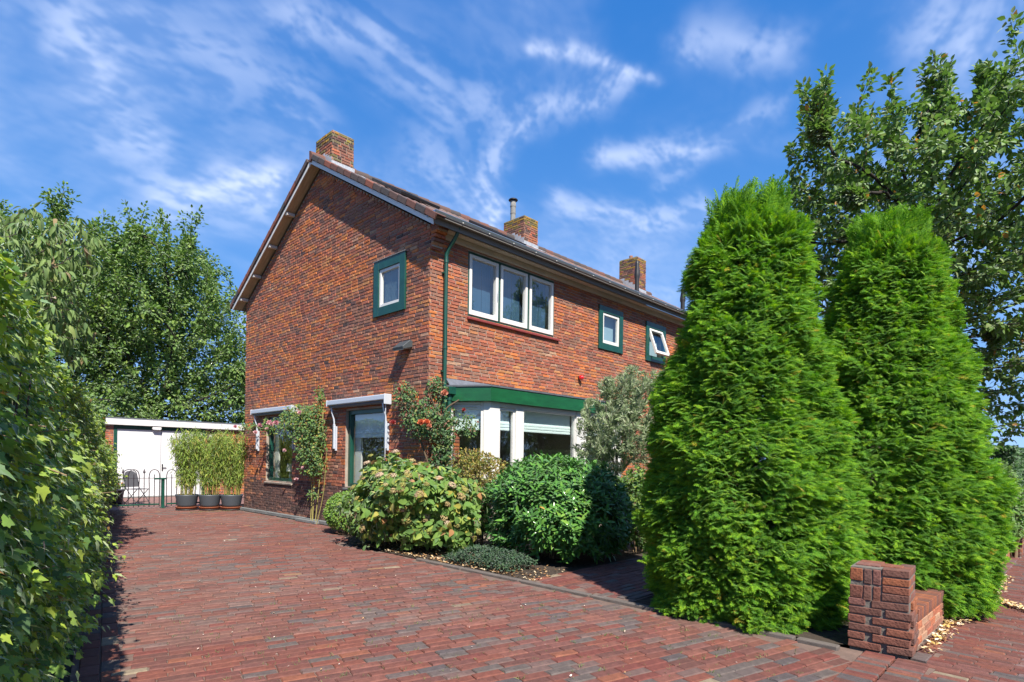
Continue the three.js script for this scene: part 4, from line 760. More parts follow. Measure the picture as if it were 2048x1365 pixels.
// ---- clipped conifers
function conifer(label, c, rad, topPt, seed, count, skirt, cols) {
  const t = thing('conifer', label, 'conifer', [c[0], 0, c[1]], 0, 'columnar conifers at the street corner'), r = rng(seed), H = topPt[1];
  const pal = { cols, mats: cols.map((q) => leafMat(...q, { vertexColors: true, clearcoat: 0, transmission: 0.5, specularIntensity: 0.4 })), mass: leafMat(1, 1, 1, { vertexColors: true, clearcoat: 0, transmission: 0.5, specularIntensity: 0.4 }) };
  const geos = [1, 2, 3, 4].map((s) => sprayGeo(1, s * 1.7)), gs = geos.map((g) => g), list = [];
  const prof = (y) => { const v = y / H; return (v < 0.18 ? 0.86 + 0.778 * v : v < 0.3 ? 1.0 : 1 - 0.62 * Math.pow((v - 0.3) / 0.7, 1.2)) * (v > 0.93 ? Math.sqrt(Math.max(0, (1.0 - v) / 0.07)) * 0.75 + 0.25 : 1); };
  for (let k = 0; k < count; k++) {
    const y = skirt + (H - skirt) * Math.pow(r(), 1.12), a = 2 * Math.PI * r(), lump = 0.16 * (fbm(Math.cos(a) * 1.6 * rad + seed, y * 1.5, Math.sin(a) * 1.6 * rad, 3) - 0.5) + 0.2 * (fbm(Math.cos(a) * 5 * rad + seed, y * 5, Math.sin(a) * 5 * rad, 2) - 0.5);
    const dep = Math.pow(r(), 2.0) * 0.30, R = Math.max(0.02, rad * prof(y) + lump * 1.5 - dep), out = V(Math.cos(a), 0, Math.sin(a));
    const cx = (topPt[0] - c[0]) * y / H, cz = (topPt[2] - c[1]) * y / H, p = V(cx + out.x * R, y, cz + out.z * R);
    const v = y / H, swirl = (fbm(out.x * 3 + seed, y * 2.2, out.z * 3, 2) - 0.5) * 1.6, side = V(-out.z, 0, out.x);
    const dir = out.clone().multiplyScalar(0.9).addScaledVector(side, swirl * 1.3 + (r() - 0.5) * 1.3); dir.y = 0.2 + 1.0 * (r() - 0.45) + (v > 0.9 ? 1.2 * r() + 0.3 : 0);
    const nor = V(0, 1, 0).addScaledVector(out, 0.4).add(rdir(r).multiplyScalar(0.75)), s = 0.07 + 0.06 * r();
    const wp = p.clone(); wp.x += c[0]; wp.z += c[1]; const k2 = r() < 0.012 ? 5 : Math.floor(r() * 5), q = cols[k2], f = 0.8 + 0.4 * r();
    list.push({ m: basis(p, dir, nor, s, s, s), g: Math.floor(r() * 4), k: k2, c: rgb(q[0] * f, q[1] * f, q[2] * f), d: wp.distanceTo(eye) });
  }
  for (let k = 0; k < 420; k++) {   // shoots standing proud at the crown
    const a = 2 * Math.PI * r(), q = Math.sqrt(r()) * rad * 0.42, y = H - 0.25 - 0.5 * q * q + 0.38 * r(), p = V(topPt[0] - c[0] + Math.cos(a) * q, y, topPt[2] - c[1] + Math.sin(a) * q), d = V(Math.cos(a) * 0.4 * r(), 1, Math.sin(a) * 0.4 * r()).add(rdir(r).multiplyScalar(0.25)), col = cols[0];
    list.push({ m: basis(p, d, rdir(r), 0.13 + 0.1 * r()), g: Math.floor(r() * 4), k: 0, c: rgb(...col), d: 99 });
  }
  foliage(t, list, gs, pal.mats, pal.mass, 200, 'spray');
  part('trunk', cyl([0, 0, 0], [topPt[0] - c[0], H * 0.86, topPt[2] - c[1]], 0.08, 0.015, 8), bark, t);
  const br = []; for (let k = 0; k < 160; k++) { const y = 0.15 + (H - 0.6) * r(), a = 2 * Math.PI * r(), R = rad * prof(y) * 0.8, f = y / H, x = (topPt[0] - c[0]) * f, z = (topPt[2] - c[1]) * f; br.push(cyl([x, y, z], [x + Math.cos(a) * R, y + 0.2 * R, z + Math.sin(a) * R], 0.012, 0.003, 4)); }
  part('branchwork', br, bark, t).userData.kind = 'stuff'; return t;
}
const conCols = [[0.13, 0.33, 0.012], [0.16, 0.37, 0.012], [0.10, 0.29, 0.014], [0.20, 0.40, 0.012], [0.085, 0.25, 0.016], [0.30, 0.30, 0.03]];
conifer('broad bright green conifer beside the driveway kerb and brick pier', [-0.50, 5.60], 0.87, [-0.25, 3.88, 5.50], 301, 74000, 0.0, conCols);
conifer('bright green conifer overhanging the pavement behind the brick pier', [0.88, 6.5], 0.84, [1.5, 3.98, 6.36], 302, 66000, 0.06, conCols);

// ---- loose tree on the street side
function tree(name, label, group, o) {
  const t = thing(name, label, 'tree', [o.base[0], 0, o.base[2]], 0, group), r = rng(o.seed), B = V(...o.base), off = V(o.base[0], 0, o.base[2]);
  const pts = []; for (const [c, R, n, hollow] of o.clouds) for (let k = 0; k < n; k++) { const d = rdir(r), q = Math.pow(r(), 1 / (hollow ?? 3)); const w = 1 + 0.35 * (fbm(d.x * 2 + o.seed, d.y * 2, d.z * 2, 2) - 0.5) * 2; pts.push(V(c[0] + d.x * R[0] * q * w, c[1] + d.y * R[1] * q * w, c[2] + d.z * R[2] * q * w)); }
  const N = grow(B, o.trunk.map((p) => V(...p)), pts, o.step, o.infl, o.kill, o.iters ?? 60);
  if (o.shoots) { const cand = N.map((n, i) => i).filter((i) => N[i].ch === 0 && N[i].p.y > o.shoots[1]); for (let k = 0; k < o.shoots[0] && cand.length; k++) { let i = cand[Math.floor(r() * cand.length)]; const d = V((r() - 0.5) * 0.7, 1, (r() - 0.5) * 0.7).normalize(), m = 3 + Math.floor(r() * 5); for (let q = 0; q < m; q++) { N.push({ p: N[i].p.clone().addScaledVector(d, o.step * 0.9), par: i, ch: 0, r: 0 }); N[i].ch++; i = N.length - 1; } } }
  const lg = limbs(N, o.tip); lg.translate(-off.x, 0, -off.z); part('trunk', lg, o.bark ?? bark, t);
  const list = [];
  N.forEach((n, i) => {
    if (n.par < 0 || n.r > o.leafBelow) return; const d = n.p.clone().sub(N[n.par].p).normalize(), last = n.ch === 0, cnt = o.leaves * (last ? 2.2 : 1);
    for (let k = 0; k < cnt; k++) {
      const side = rdir(r), p = N[n.par].p.clone().lerp(n.p, r() * (last ? 1.5 : 1)).addScaledVector(side, o.spread * r());
      const dir = d.clone().multiplyScalar(o.along ?? 0.5).add(side.clone().multiplyScalar(0.9)); dir.y += o.droop; const nor = V(0, 1, 0).add(rdir(r).multiplyScalar(o.tumble ?? 0.7));
      const s = o.size[0] + (o.size[1] - o.size[0]) * r(); p.sub(off); const kk = pick(o.wts, r), c = o.pal.cols[kk], f = 0.78 + 0.44 * r(), wp = p.clone().add(off);
      list.push({ m: basis(p, dir, nor, s, s * (0.85 + 0.3 * r()), s), g: Math.floor(r() * o.geos.length), k: kk, c: rgb(c[0] * f, c[1] * f, c[2] * f), d: wp.distanceTo(eye) + (inFrame(wp) ? 0 : 50) });
    }
  });
  const crown = t; foliage(crown, list, o.geos, o.pal.mats, o.pal.mass, o.single ?? 0); console.log(name, N.length, list.length); return t;
}
const ovate = [leafGeo(1, 0.58, { fold: 0.3, curl: 0.2 }), leafGeo(1, 0.66, { fold: 0.15, curl: 0.35 }), leafGeo(1, 0.52, { fold: 0.4, curl: 0.1 })];
const lance = [leafGeo(1, 0.29, { fold: 0.5, curl: 0.4, n: 4 }), leafGeo(1, 0.33, { fold: 0.35, curl: 0.65, n: 4 })];
const darkBark = std(rgb(0.03, 0.024, 0.02), 0.95, { map: grain4 });
tree('garden_tree', 'loose branched tree with oval leaves rising behind the bright conifers', undefined, {
  base: [4.95, -0.05, 6.6], trunk: [[4.85, 1.5, 6.62], [4.62, 3.0, 6.6], [4.42, 3.95, 6.55], [4.1, 5.0, 6.25]], seed: 41, shoots: [60, 5.4], step: 0.12, infl: 1.6, kill: 0.19, tip: 0.004, leafBelow: 0.018, leaves: 13, spread: 0.10, size: [0.07, 0.105], droop: -0.15, bark: darkBark, along: 0.7,
  clouds: [[[4.25, 5.1, 6.25], [2.0, 1.8, 1.95], 1500, 2.6], [[5.3, 4.2, 7.4], [1.3, 1.6, 1.3], 520, 3], [[5.6, 2.7, 7.0], [0.7, 1.0, 0.9], 200, 3], [[3.4, 4.6, 5.2], [1.0, 1.1, 1.0], 260, 3]],
  pal: palette([[0.10, 0.21, 0.028], [0.125, 0.245, 0.032], [0.155, 0.28, 0.036], [0.20, 0.27, 0.08], [0.50, 0.23, 0.03]], { clearcoat: 0.35, clearcoatRoughness: 0.35 }), wts: [8, 8, 6, 3, 0.28], geos: ovate, single: 300 });
tree('broad_tree', 'large dark green tree standing behind the garage roof', 'trees beyond the garage', {
  base: [1.2, -0.05, -19.5], trunk: [[1.2, 2.2, -19.5], [1.0, 3.4, -19.4]], seed: 42, shoots: [40, 8], step: 0.22, infl: 3, kill: 0.34, tip: 0.008, leafBelow: 0.04, leaves: 13, spread: 0.28, size: [0.11, 0.17], droop: -0.1, bark: darkBark, 
  clouds: [[[1.3, 6.6, -19.2], [3.2, 4.3, 3.4], 2400, 2.4], [[2.2, 3.4, -17.9], [2.2, 1.5, 1.6], 700, 2.5], [[3.2, 4.6, -16.8], [1.6, 2.2, 1.5], 420, 2.6], [[0.2, 2.6, -17.6], [3.4, 0.9, 1.2], 420, 3]], pal: palette([[0.10, 0.20, 0.028], [0.13, 0.245, 0.032], [0.165, 0.28, 0.036], [0.23, 0.33, 0.045]], { clearcoat: 0.05 }), wts: [6, 8, 6, 2], geos: ovate });
tree('broad_tree', 'dark green tree between the arching branches and the garage', 'trees beyond the garage', {
  base: [-2.8, -0.05, -21], trunk: [[-2.8, 2.2, -21], [-2.6, 3.4, -21]], seed: 43, shoots: [40, 8], step: 0.22, infl: 3, kill: 0.34, tip: 0.008, leafBelow: 0.04, leaves: 13, spread: 0.28, size: [0.11, 0.17], droop: -0.1, bark: darkBark,
  clouds: [[[-2.5, 6.6, -21], [3.3, 4.2, 3.4], 2200, 2.4], [[-0.5, 7.4, -20], [2.4, 3.0, 2.4], 700, 2.6], [[-0.8, 3.2, -18.6], [2.2, 1.3, 1.6], 450, 2.5]], pal: palette([[0.10, 0.20, 0.028], [0.13, 0.245, 0.032], [0.165, 0.28, 0.036], [0.23, 0.33, 0.045]], { clearcoat: 0.05 }), wts: [6, 8, 6, 2], geos: ovate });
tree('cherry_tree', 'arching cherry branches with drooping leaves reaching over the ivy hedge', undefined, {
  base: [-6.9, -0.05, -2.2], trunk: [[-6.8, 1.6, -2.1], [-6.5, 2.4, -1.9]], seed: 44, step: 0.10, infl: 2.2, kill: 0.16, tip: 0.0028, leafBelow: 0.014, leaves: 3.4, spread: 0.03, size: [0.10, 0.15], droop: -0.95, along: 0.4, tumble: 0.5,
  clouds: [[[-5.35, 3.35, -1.7], [1.05, 1.15, 1.6], 1500, 2.4], [[-4.85, 4.0, -1.2], [0.55, 0.45, 0.8], 260, 2]],
  pal: palette([[0.15, 0.25, 0.05], [0.19, 0.29, 0.065], [0.11, 0.21, 0.045], [0.26, 0.33, 0.08], [0.28, 0.19, 0.08]]), wts: [7, 6, 6, 3, 0.6], geos: lance, single: 300 });
// ---------------------------------------------------------------- shrubs in the beds
// twig ends spread over a lumpy dome; cb(p, out) adds what grows there
function dome(r, n, c, R, lump, seed, cb, low = -0.35, deep = 0.3) {
  for (let k = 0; k < n; k++) { let d = rdir(r); if (d.y < low) d.y = -d.y * 0.5; d.normalize(); const q = (1 + lump * 2 * (fbm(d.x * 2.3 + seed, d.y * 2.3, d.z * 2.3, 3) - 0.5)) * (1 - deep * Math.pow(r(), 1.7)), p = V(d.x * R[0] * q, d.y * R[1] * q + c[1], d.z * R[2] * q); if (p.y < 0.03) continue; cb(p, d, q); }
}
function stems(t, r, n, R, h, rad = 0.008) { const g = []; for (let k = 0; k < n; k++) { const a = 2 * Math.PI * r(), q = 0.25 + 0.65 * r(), b = [Math.cos(a) * R[0] * 0.15, 0, Math.sin(a) * R[2] * 0.15], e = [Math.cos(a) * R[0] * q, h * (0.45 + 0.5 * r()), Math.sin(a) * R[2] * q]; g.push(tube([b, [(b[0] + e[0]) / 2.6, e[1] * 0.55, (b[2] + e[2]) / 2.6], e], rad, 5, 6)); } part('stem', g, twig, t).userData.kind = 'stuff'; }
function local(list, t) { for (const l of list) { const p = V(0, 0, 0).setFromMatrixPosition(l.m).add(t.position); l.d = p.distanceTo(eye) + (l.far ?? 0); } }
// glossy laurel
{
  const t = thing('laurel_shrub', 'dark glossy evergreen laurel shrub at the edge of the drive', 'shrub', [0.42, 0, 2.50]), r = rng(401), R = [1.02, 0.86, 1.12], list = [];
  const pal = palette([[0.055, 0.19, 0.02], [0.07, 0.225, 0.02], [0.10, 0.265, 0.022], [0.045, 0.155, 0.024], [0.16, 0.32, 0.03], [0.5, 0.28, 0.03]], { clearcoat: 0.6, clearcoatRoughness: 0.18, transmission: 0.25 }), geo = [leafGeo(1, 0.30, { fold: 0.35, curl: 0.12, n: 4 }), leafGeo(1, 0.34, { fold: 0.2, curl: 0.25, n: 4 })];
  dome(r, 2600, [0, 0.62, 0], R, 0.16, 4, (p, d) => {
    const ax = d.clone().multiplyScalar(0.75).add(V(0, 0.75, 0)).add(rdir(r).multiplyScalar(0.35)).normalize(), s1 = ax.clone().cross(rdir(r)).normalize(), s2 = ax.clone().cross(s1), n = 6 + Math.floor(r() * 4);
    for (let k = 0; k < n; k++) { const a = k * 2.4 + r(), q = s1.clone().multiplyScalar(Math.cos(a)).addScaledVector(s2, Math.sin(a)), dir = ax.clone().multiplyScalar(0.9 - 0.1 * k).add(q), nor = ax.clone().multiplyScalar(0.7).addScaledVector(q, -0.75); addLeaf(list, pal, r, p.clone().addScaledVector(ax, -0.012 * k), dir, nor, 0.075 + 0.055 * r(), 2, [8, 8, 6, 5, 1.6, 0.05]); }
  }, -0.62, 0.32);
  local(list, t); foliage(t, list, geo, pal.mats, pal.mass, 300); stems(t, r, 26, R, 1.1, 0.01);
}
// hydrangea with faded heads
{
  const t = thing('hydrangea', 'large hydrangea with faded tan pink flower heads beside the house corner', 'shrub', [-0.55, 0, 0.35]), r = rng(402), R = [0.86, 0.72, 1.22], list = [];
  const pal = palette([[0.13, 0.27, 0.03], [0.17, 0.31, 0.035], [0.09, 0.20, 0.03], [0.27, 0.36, 0.04], [0.42, 0.38, 0.045], [0.42, 0.20, 0.06]]), geo = [leafGeo(1, 0.62, { fold: 0.28, curl: 0.35, n: 4 }), leafGeo(1, 0.70, { fold: 0.15, curl: 0.5, n: 4 })];
  dome(r, 2700, [0, 0.62, 0], R, 0.58, 9, (p, d) => { const ax = d.clone().add(V(0, 0.9 * r(), 0)).normalize(); for (const s of [0, 1, 2]) { const q = ax.clone().cross(rdir(r)).normalize(); addLeaf(list, pal, r, p.clone().add(rdir(r).multiplyScalar(0.03)), q.clone().addScaledVector(ax, 1.3 * r()).add(V(0, -0.4 * r(), 0)), ax.clone().add(rdir(r).multiplyScalar(0.85)), 0.065 + 0.075 * r(), 2, [8, 8, 7, 4, 1.8, 0.6]); } }, -0.7, 0.34);
  local(list, t); foliage(t, list, geo, pal.mats, pal.mass, 300); stems(t, r, 24, R, 1.0);
  const heads = [1, 2, 3].map((s) => { const q = rng(s * 13), g = []; for (let k = 0; k < 110; k++) { const d = rdir(q); if (d.y < -0.2) d.y *= -1; const f = new THREE.CircleGeometry(0.0085 + 0.006 * q(), 4); f.rotateX(-Math.PI / 2 + (q() - 0.5)); f.rotateY(q() * 6); f.applyQuaternion(new THREE.Quaternion().setFromUnitVectors(V(0, 1, 0), d)); f.translate(d.x * 0.075 * (0.7 + 0.35 * q()), d.y * 0.055 * (0.6 + 0.5 * q()), d.z * 0.075 * (0.7 + 0.35 * q())); g.push(f); } return merge(g); });
  const hm = [[0.42, 0.30, 0.13], [0.50, 0.38, 0.18], [0.38, 0.31, 0.08], [0.36, 0.35, 0.08], [0.58, 0.43, 0.30], [0.30, 0.26, 0.07]].map((c) => leafMat(...c, { transmission: 0.3, clearcoat: 0 }));
  dome(r, 150, [0, 0.64, 0], [R[0] * 1.04, R[1] * 1.08, R[2] * 1.04], 0.58, 9, (p, d) => { if (d.x > 0.5 || (d.z < -0.1 && r() < 0.5)) return; const s = 0.5 + 0.5 * r(), m = part('flower_head', heads[Math.floor(r() * 3)], hm[Math.floor(r() * 6)], t, [p.x, p.y, p.z]); m.quaternion.setFromUnitVectors(V(0, 1, 0), d.clone().add(V(0, 0.6, 0)).normalize()); m.scale.set(s, s * 0.8, s); }, -0.4, 0.05);
}
// yellow-green shrub against the bay
{
  const t = thing('golden_shrub', 'small yellow green shrub in front of the bay window corner', 'shrub', [0.32, 0, 0.95]), r = rng(403), R = [0.48, 0.42, 0.5], list = [];
  const pal = palette([[0.27, 0.297, 0.041], [0.365, 0.324, 0.041], [0.162, 0.23, 0.034], [0.446, 0.338, 0.068], [0.324, 0.189, 0.054]]), geo = [leafGeo(1, 0.5, { n: 3 })];
  dome(r, 1700, [0, 1.12, 0], R, 0.3, 2, (p, d) => { for (let k = 0; k < 3; k++) addLeaf(list, pal, r, p, d.clone().add(rdir(r)).add(V(0, 0.5, 0)), rdir(r).add(V(0, 1, 0)), 0.03 + 0.03 * r(), 1); }, -0.9, 0.7);
  local(list, t); foliage(t, list, geo, pal.mats, pal.mass, 0); stems(t, r, 16, R, 1.4, 0.006);
}
// clipped small-leaved bush
{
  const t = thing('clipped_bush', 'small rounded light green bush at the foot of the gable wall', 'bush', [-0.42, 0, -1.78]), r = rng(404), R = [0.40, 0.40, 0.52], list = [];
  const pal = palette([[0.162, 0.324, 0.027], [0.216, 0.392, 0.034], [0.121, 0.27, 0.027], [0.297, 0.432, 0.041]]), geo = [leafGeo(1, 0.62, { n: 3 })];
  dome(r, 4200, [0, 0.36, 0], R, 0.14, 6, (p, d) => { for (let k = 0; k < 2; k++) addLeaf(list, pal, r, p, d.clone().add(rdir(r).multiplyScalar(0.9)), d.clone().add(rdir(r)).add(V(0, 0.6, 0)), 0.028 + 0.022 * r(), 1); }, -0.7, 0.3);
  local(list, t); foliage(t, list, geo, pal.mats, pal.mass, 0); stems(t, r, 14, R, 0.6, 0.006);
}
// low dark ground cover
{
  const t = thing('ground_cover', 'low dark green creeping plant between the hydrangea and the laurel', 'plant', [-0.78, 0, 2.35]), r = rng(405), list = [];
  const pal = palette([[0.025, 0.085, 0.03], [0.035, 0.105, 0.035], [0.02, 0.07, 0.025], [0.05, 0.12, 0.035]]), geo = [leafGeo(1, 0.45, { n: 3 })];
  for (let k = 0; k < 3600; k++) { const x = (r() - 0.5) * 0.6, z = (r() - 0.5) * 1.2, h = 0.19 * Math.max(0, 1 - (x / 0.5) ** 2) * Math.max(0, 1 - (z / 0.95) ** 2) * (0.5 + fbm(x * 4, z * 4, 1, 2)); addLeaf(list, pal, r, V(x, 0.02 + h * Math.sqrt(r()), z), rdir(r).add(V(-0.2, 0.4, 0)), rdir(r).add(V(0, 1.2, 0)), 0.03 + 0.025 * r(), 1); }
  local(list, t); foliage(t, list, geo, pal.mats, pal.mass, 0); stems(t, r, 16, [0.4, 0, 0.7], 0.2, 0.004);
}
// olive with silvery leaves
{
  const t = tree('olive_tree', 'silvery olive tree in front of the bay window', undefined, {
    base: [2.1, 0, 2.45], trunk: [[2.15, 0.7, 2.45], [2.1, 1.15, 2.4]], seed: 46, step: 0.06, infl: 1.2, kill: 0.09, tip: 0.002, leafBelow: 0.010, leaves: 14, spread: 0.035, size: [0.05, 0.085], droop: 0.25, along: 1.0, tumble: 1.4,
    clouds: [[[2.1, 2.0, 2.5], [0.72, 0.72, 0.72], 1300, 2.4], [[2.25, 2.62, 2.65], [0.6, 0.34, 0.6], 320, 2.5], [[1.85, 1.6, 2.2], [0.42, 0.3, 0.42], 180, 2.5]],
    pal: palette([[0.29, 0.36, 0.18], [0.23, 0.31, 0.13], [0.40, 0.46, 0.27], [0.46, 0.50, 0.33], [0.18, 0.27, 0.10]]), wts: [6, 7, 4, 2.4, 5], geos: [leafGeo(1, 0.2, { n: 3, curl: 0.1 }), leafGeo(1, 0.26, { n: 3, curl: 0.2 })], bark: std(rgb(0.22, 0.19, 0.15), 0.9, { map: grain4 }) });
}
// mixed shrub behind the laurel
{
  const t = thing('leafy_shrub', 'mid green leafy shrub between the olive and the front conifer', 'shrub', [1.75, 0, 3.05]), r = rng(407), R = [0.66, 0.62, 0.4], list = [];
  const pal = palette([[0.081, 0.189, 0.027], [0.135, 0.27, 0.027], [0.23, 0.351, 0.027], [0.061, 0.149, 0.027]]), geo = ovate;
  dome(r, 1500, [0, 0.66, 0], R, 0.2, 12, (p, d) => { for (let k = 0; k < 3; k++) addLeaf(list, pal, r, p, d.clone().add(rdir(r)).add(V(0, -0.2, 0)), rdir(r).add(V(0, 1, 0)).add(d), 0.05 + 0.035 * r(), 3); }, -0.9, 0.5);
  local(list, t); foliage(t, list, geo, pal.mats, pal.mass, 0); stems(t, r, 16, R, 1.1);
}
// climbing roses
function rose(label, o) {
  const t = thing('climbing_rose', label, 'rose', [o.base[0], 0, o.base[2]], 0, 'climbing roses on the house'), r = rng(o.seed), list = [], g = [];
  const pal = palette(o.cols), geo = ovate, add = (p, n, sp) => { for (let k = 0; k < n; k++) { const q = p.clone().add(V((r() - 0.5) * sp * 0.8, (r() - 0.5) * sp, (r() - 0.5) * sp)); if (q.x + o.base[0] > -0.03 && q.z + o.base[2] < 0.03) q.x = -0.03 - o.base[0]; addLeaf(list, pal, r, q, rdir(r).add(V(-0.3, -0.3, 0.2)), V(-0.5, 0.8, 0.3).add(rdir(r).multiplyScalar(0.8)), 0.035 + 0.035 * r(), 3, o.wts); } };
  for (const [pts, rad] of o.canes) { const m = part('cane', tube(pts.map((p) => [p[0] - o.base[0], p[1], p[2] - o.base[2]]), rad, 6, 24), o.caneMat, t); }
  for (const [c, R, n] of o.masses) for (let k = 0; k < n; k++) { const d = rdir(r), q = Math.pow(r(), 0.42); add(V(c[0] - o.base[0] + d.x * R[0] * q, c[1] + d.y * R[1] * q, c[2] - o.base[2] + d.z * R[2] * q), 3, 0.09); }
  local(list, t); foliage(t, list, geo, pal.mats, pal.mass, 0);
  const bloom = [1, 2].map((s) => { const q = rng(s * 7), gg = []; for (let k = 0; k < 22; k++) { const lay = k / 22, a = k * 2.4, pt = leafGeo(1, 1.15, { n: 3, fold: 0.5, curl: -0.35 }); pt.scale(0.034, 0.034, 0.034 * (0.7 + 0.5 * lay)); pt.rotateX(-1.35 + 1.25 * lay); pt.rotateY(a); pt.translate(0, -0.004 * k / 5, 0); gg.push(pt); } return merge(gg.map((x) => x.toNonIndexed())); });
  for (const [x, y, z, s, k] of o.flowers) { const m = part('flower', bloom[k % 2], o.petals[k % o.petals.length], t, [x - o.base[0], y, z - o.base[2]]); m.scale.setScalar(s); m.quaternion.setFromUnitVectors(V(0, 1, 0), V(-0.6, 0.45, 0.6).add(rdir(r).multiplyScalar(0.5)).normalize()); }
  return t;
}
const caneG = std(rgb(0.30, 0.26, 0.08), 0.7), caneB = std(rgb(0.13, 0.09, 0.055), 0.9, { map: grain4 });
rose('climbing rose with pale pink blooms between the two gable windows', {
  base: [-0.14, 0, -3.72], seed: 501, caneMat: caneG, cols: [[0.101, 0.223, 0.041], [0.149, 0.284, 0.041], [0.068, 0.162, 0.041], [0.27, 0.324, 0.041], [0.459, 0.351, 0.054], [0.351, 0.176, 0.068]], wts: [8, 8, 7, 4, 1.4, 0.7],
  canes: [[[[-0.14, 0, -3.72], [-0.12, 0.7, -3.72], [-0.13, 1.4, -3.65], [-0.12, 2.2, -3.5]], 0.013], [[[-0.13, 0, -3.62], [-0.11, 0.6, -3.55], [-0.12, 1.3, -3.42], [-0.12, 2.5, -3.36]], 0.011], [[[-0.15, 0, -3.78], [-0.12, 0.8, -3.82], [-0.15, 1.5, -4.0], [-0.16, 2.1, -4.7], [-0.2, 2.2, -5.6]], 0.01], [[[-0.16, 0.0, -3.5], [-0.09, 0.6, -3.38], [-0.09, 1.5, -3.25]], 0.007], [[[-0.2, 2.2, -5.6], [-0.22, 2.15, -6.4], [-0.24, 2.1, -7.2], [-0.22, 2.08, -7.6]], 0.006]],
  masses: [[[-0.2, 1.75, -3.75], [0.2, 0.78, 0.6], 900], [[-0.2, 2.15, -4.4], [0.18, 0.42, 0.8], 560], [[-0.18, 2.6, -3.42], [0.1, 0.3, 0.16], 60], [[-0.2, 2.1, -5.6], [0.14, 0.2, 0.7], 120], [[-0.22, 2.12, -6.9], [0.1, 0.12, 0.6], 45], [[-0.14, 1.2, -3.5], [0.12, 0.3, 0.35], 60], [[-0.18, 0.62, -3.62], [0.12, 0.12, 0.2], 26]],
  petals: [leafMat(0.72, 0.36, 0.42, { transmission: 0.3 }), leafMat(0.78, 0.50, 0.52, { transmission: 0.3 })],
  flowers: [[-0.38, 2.18, -5.35, 2.2, 0], [-0.40, 2.15, -5.2, 1.7, 1], [-0.38, 2.17, -5.0, 1.9, 0], [-0.38, 2.14, -5.85, 1.9, 0], [-0.36, 1.98, -6.15, 1.6, 1], [-0.33, 2.05, -5.6, 1.3, 1], [-0.34, 2.35, -3.95, 1.6, 1], [-0.36, 1.55, -4.6, 1.5, 1], [-0.3, 1.18, -3.85, 1.5, 1], [-0.3, 0.92, -4.15, 1.5, 1], [-0.3, 2.16, -7.55, 1.7, 0]] });
rose('climbing rose with orange blooms at the house corner', {
  base: [0.12, 0, 0.2], seed: 502, caneMat: caneB, cols: [[0.068, 0.176, 0.041], [0.108, 0.23, 0.047], [0.054, 0.135, 0.041], [0.203, 0.27, 0.054], [0.324, 0.176, 0.081], [0.23, 0.095, 0.061]], wts: [8, 8, 7, 4, 1.3, 1],
  canes: [[[[0.12, 0, 0.2], [0.05, 0.9, 0.16], [-0.1, 1.5, 0.05], [-0.16, 2.1, -0.25], [-0.15, 2.5, -0.7]], 0.016], [[[0.14, 0, 0.22], [0.16, 0.9, 0.26], [0.08, 1.6, 0.24], [0.1, 2.2, 0.3], [0.3, 2.4, 0.45]], 0.014], [[[0.1, 0, 0.2], [0.0, 1.2, 0.2], [0.15, 1.8, 0.22], [-0.1, 2.6, 0.1]], 0.011], [[[0.1, 1.5, 0.24], [0.02, 2.1, 0.15], [0.2, 2.75, 0.18]], 0.008]],
  masses: [[[-0.12, 2.1, -0.1], [0.18, 0.36, 0.5], 330], [[0.1, 1.95, 0.3], [0.25, 0.42, 0.22], 300], [[-0.12, 2.5, -0.55], [0.14, 0.22, 0.35], 110], [[0.1, 2.6, 0.12], [0.2, 0.2, 0.16], 90], [[0.35, 1.98, 0.62], [0.18, 0.22, 0.14], 90], [[0.1, 1.5, 0.25], [0.22, 0.3, 0.2], 130]],
  petals: [leafMat(0.72, 0.20, 0.07, { transmission: 0.3 }), leafMat(0.70, 0.30, 0.18, { transmission: 0.3 }), leafMat(0.45, 0.05, 0.05, { transmission: 0.3 })],
  flowers: [[-0.3, 2.0, 0.2, 1.9, 0], [-0.26, 2.0, 0.3, 2.0, 0], [-0.24, 1.94, 0.34, 1.5, 1], [0.06, 2.5, 0.36, 2.2, 1], [-0.33, 2.02, -0.55, 1.8, 2], [-0.2, 2.6, -0.55, 1.5, 2], [0.26, 2.22, 0.62, 1.2, 2], [-0.22, 2.42, -0.5, 1.3, 1]] });
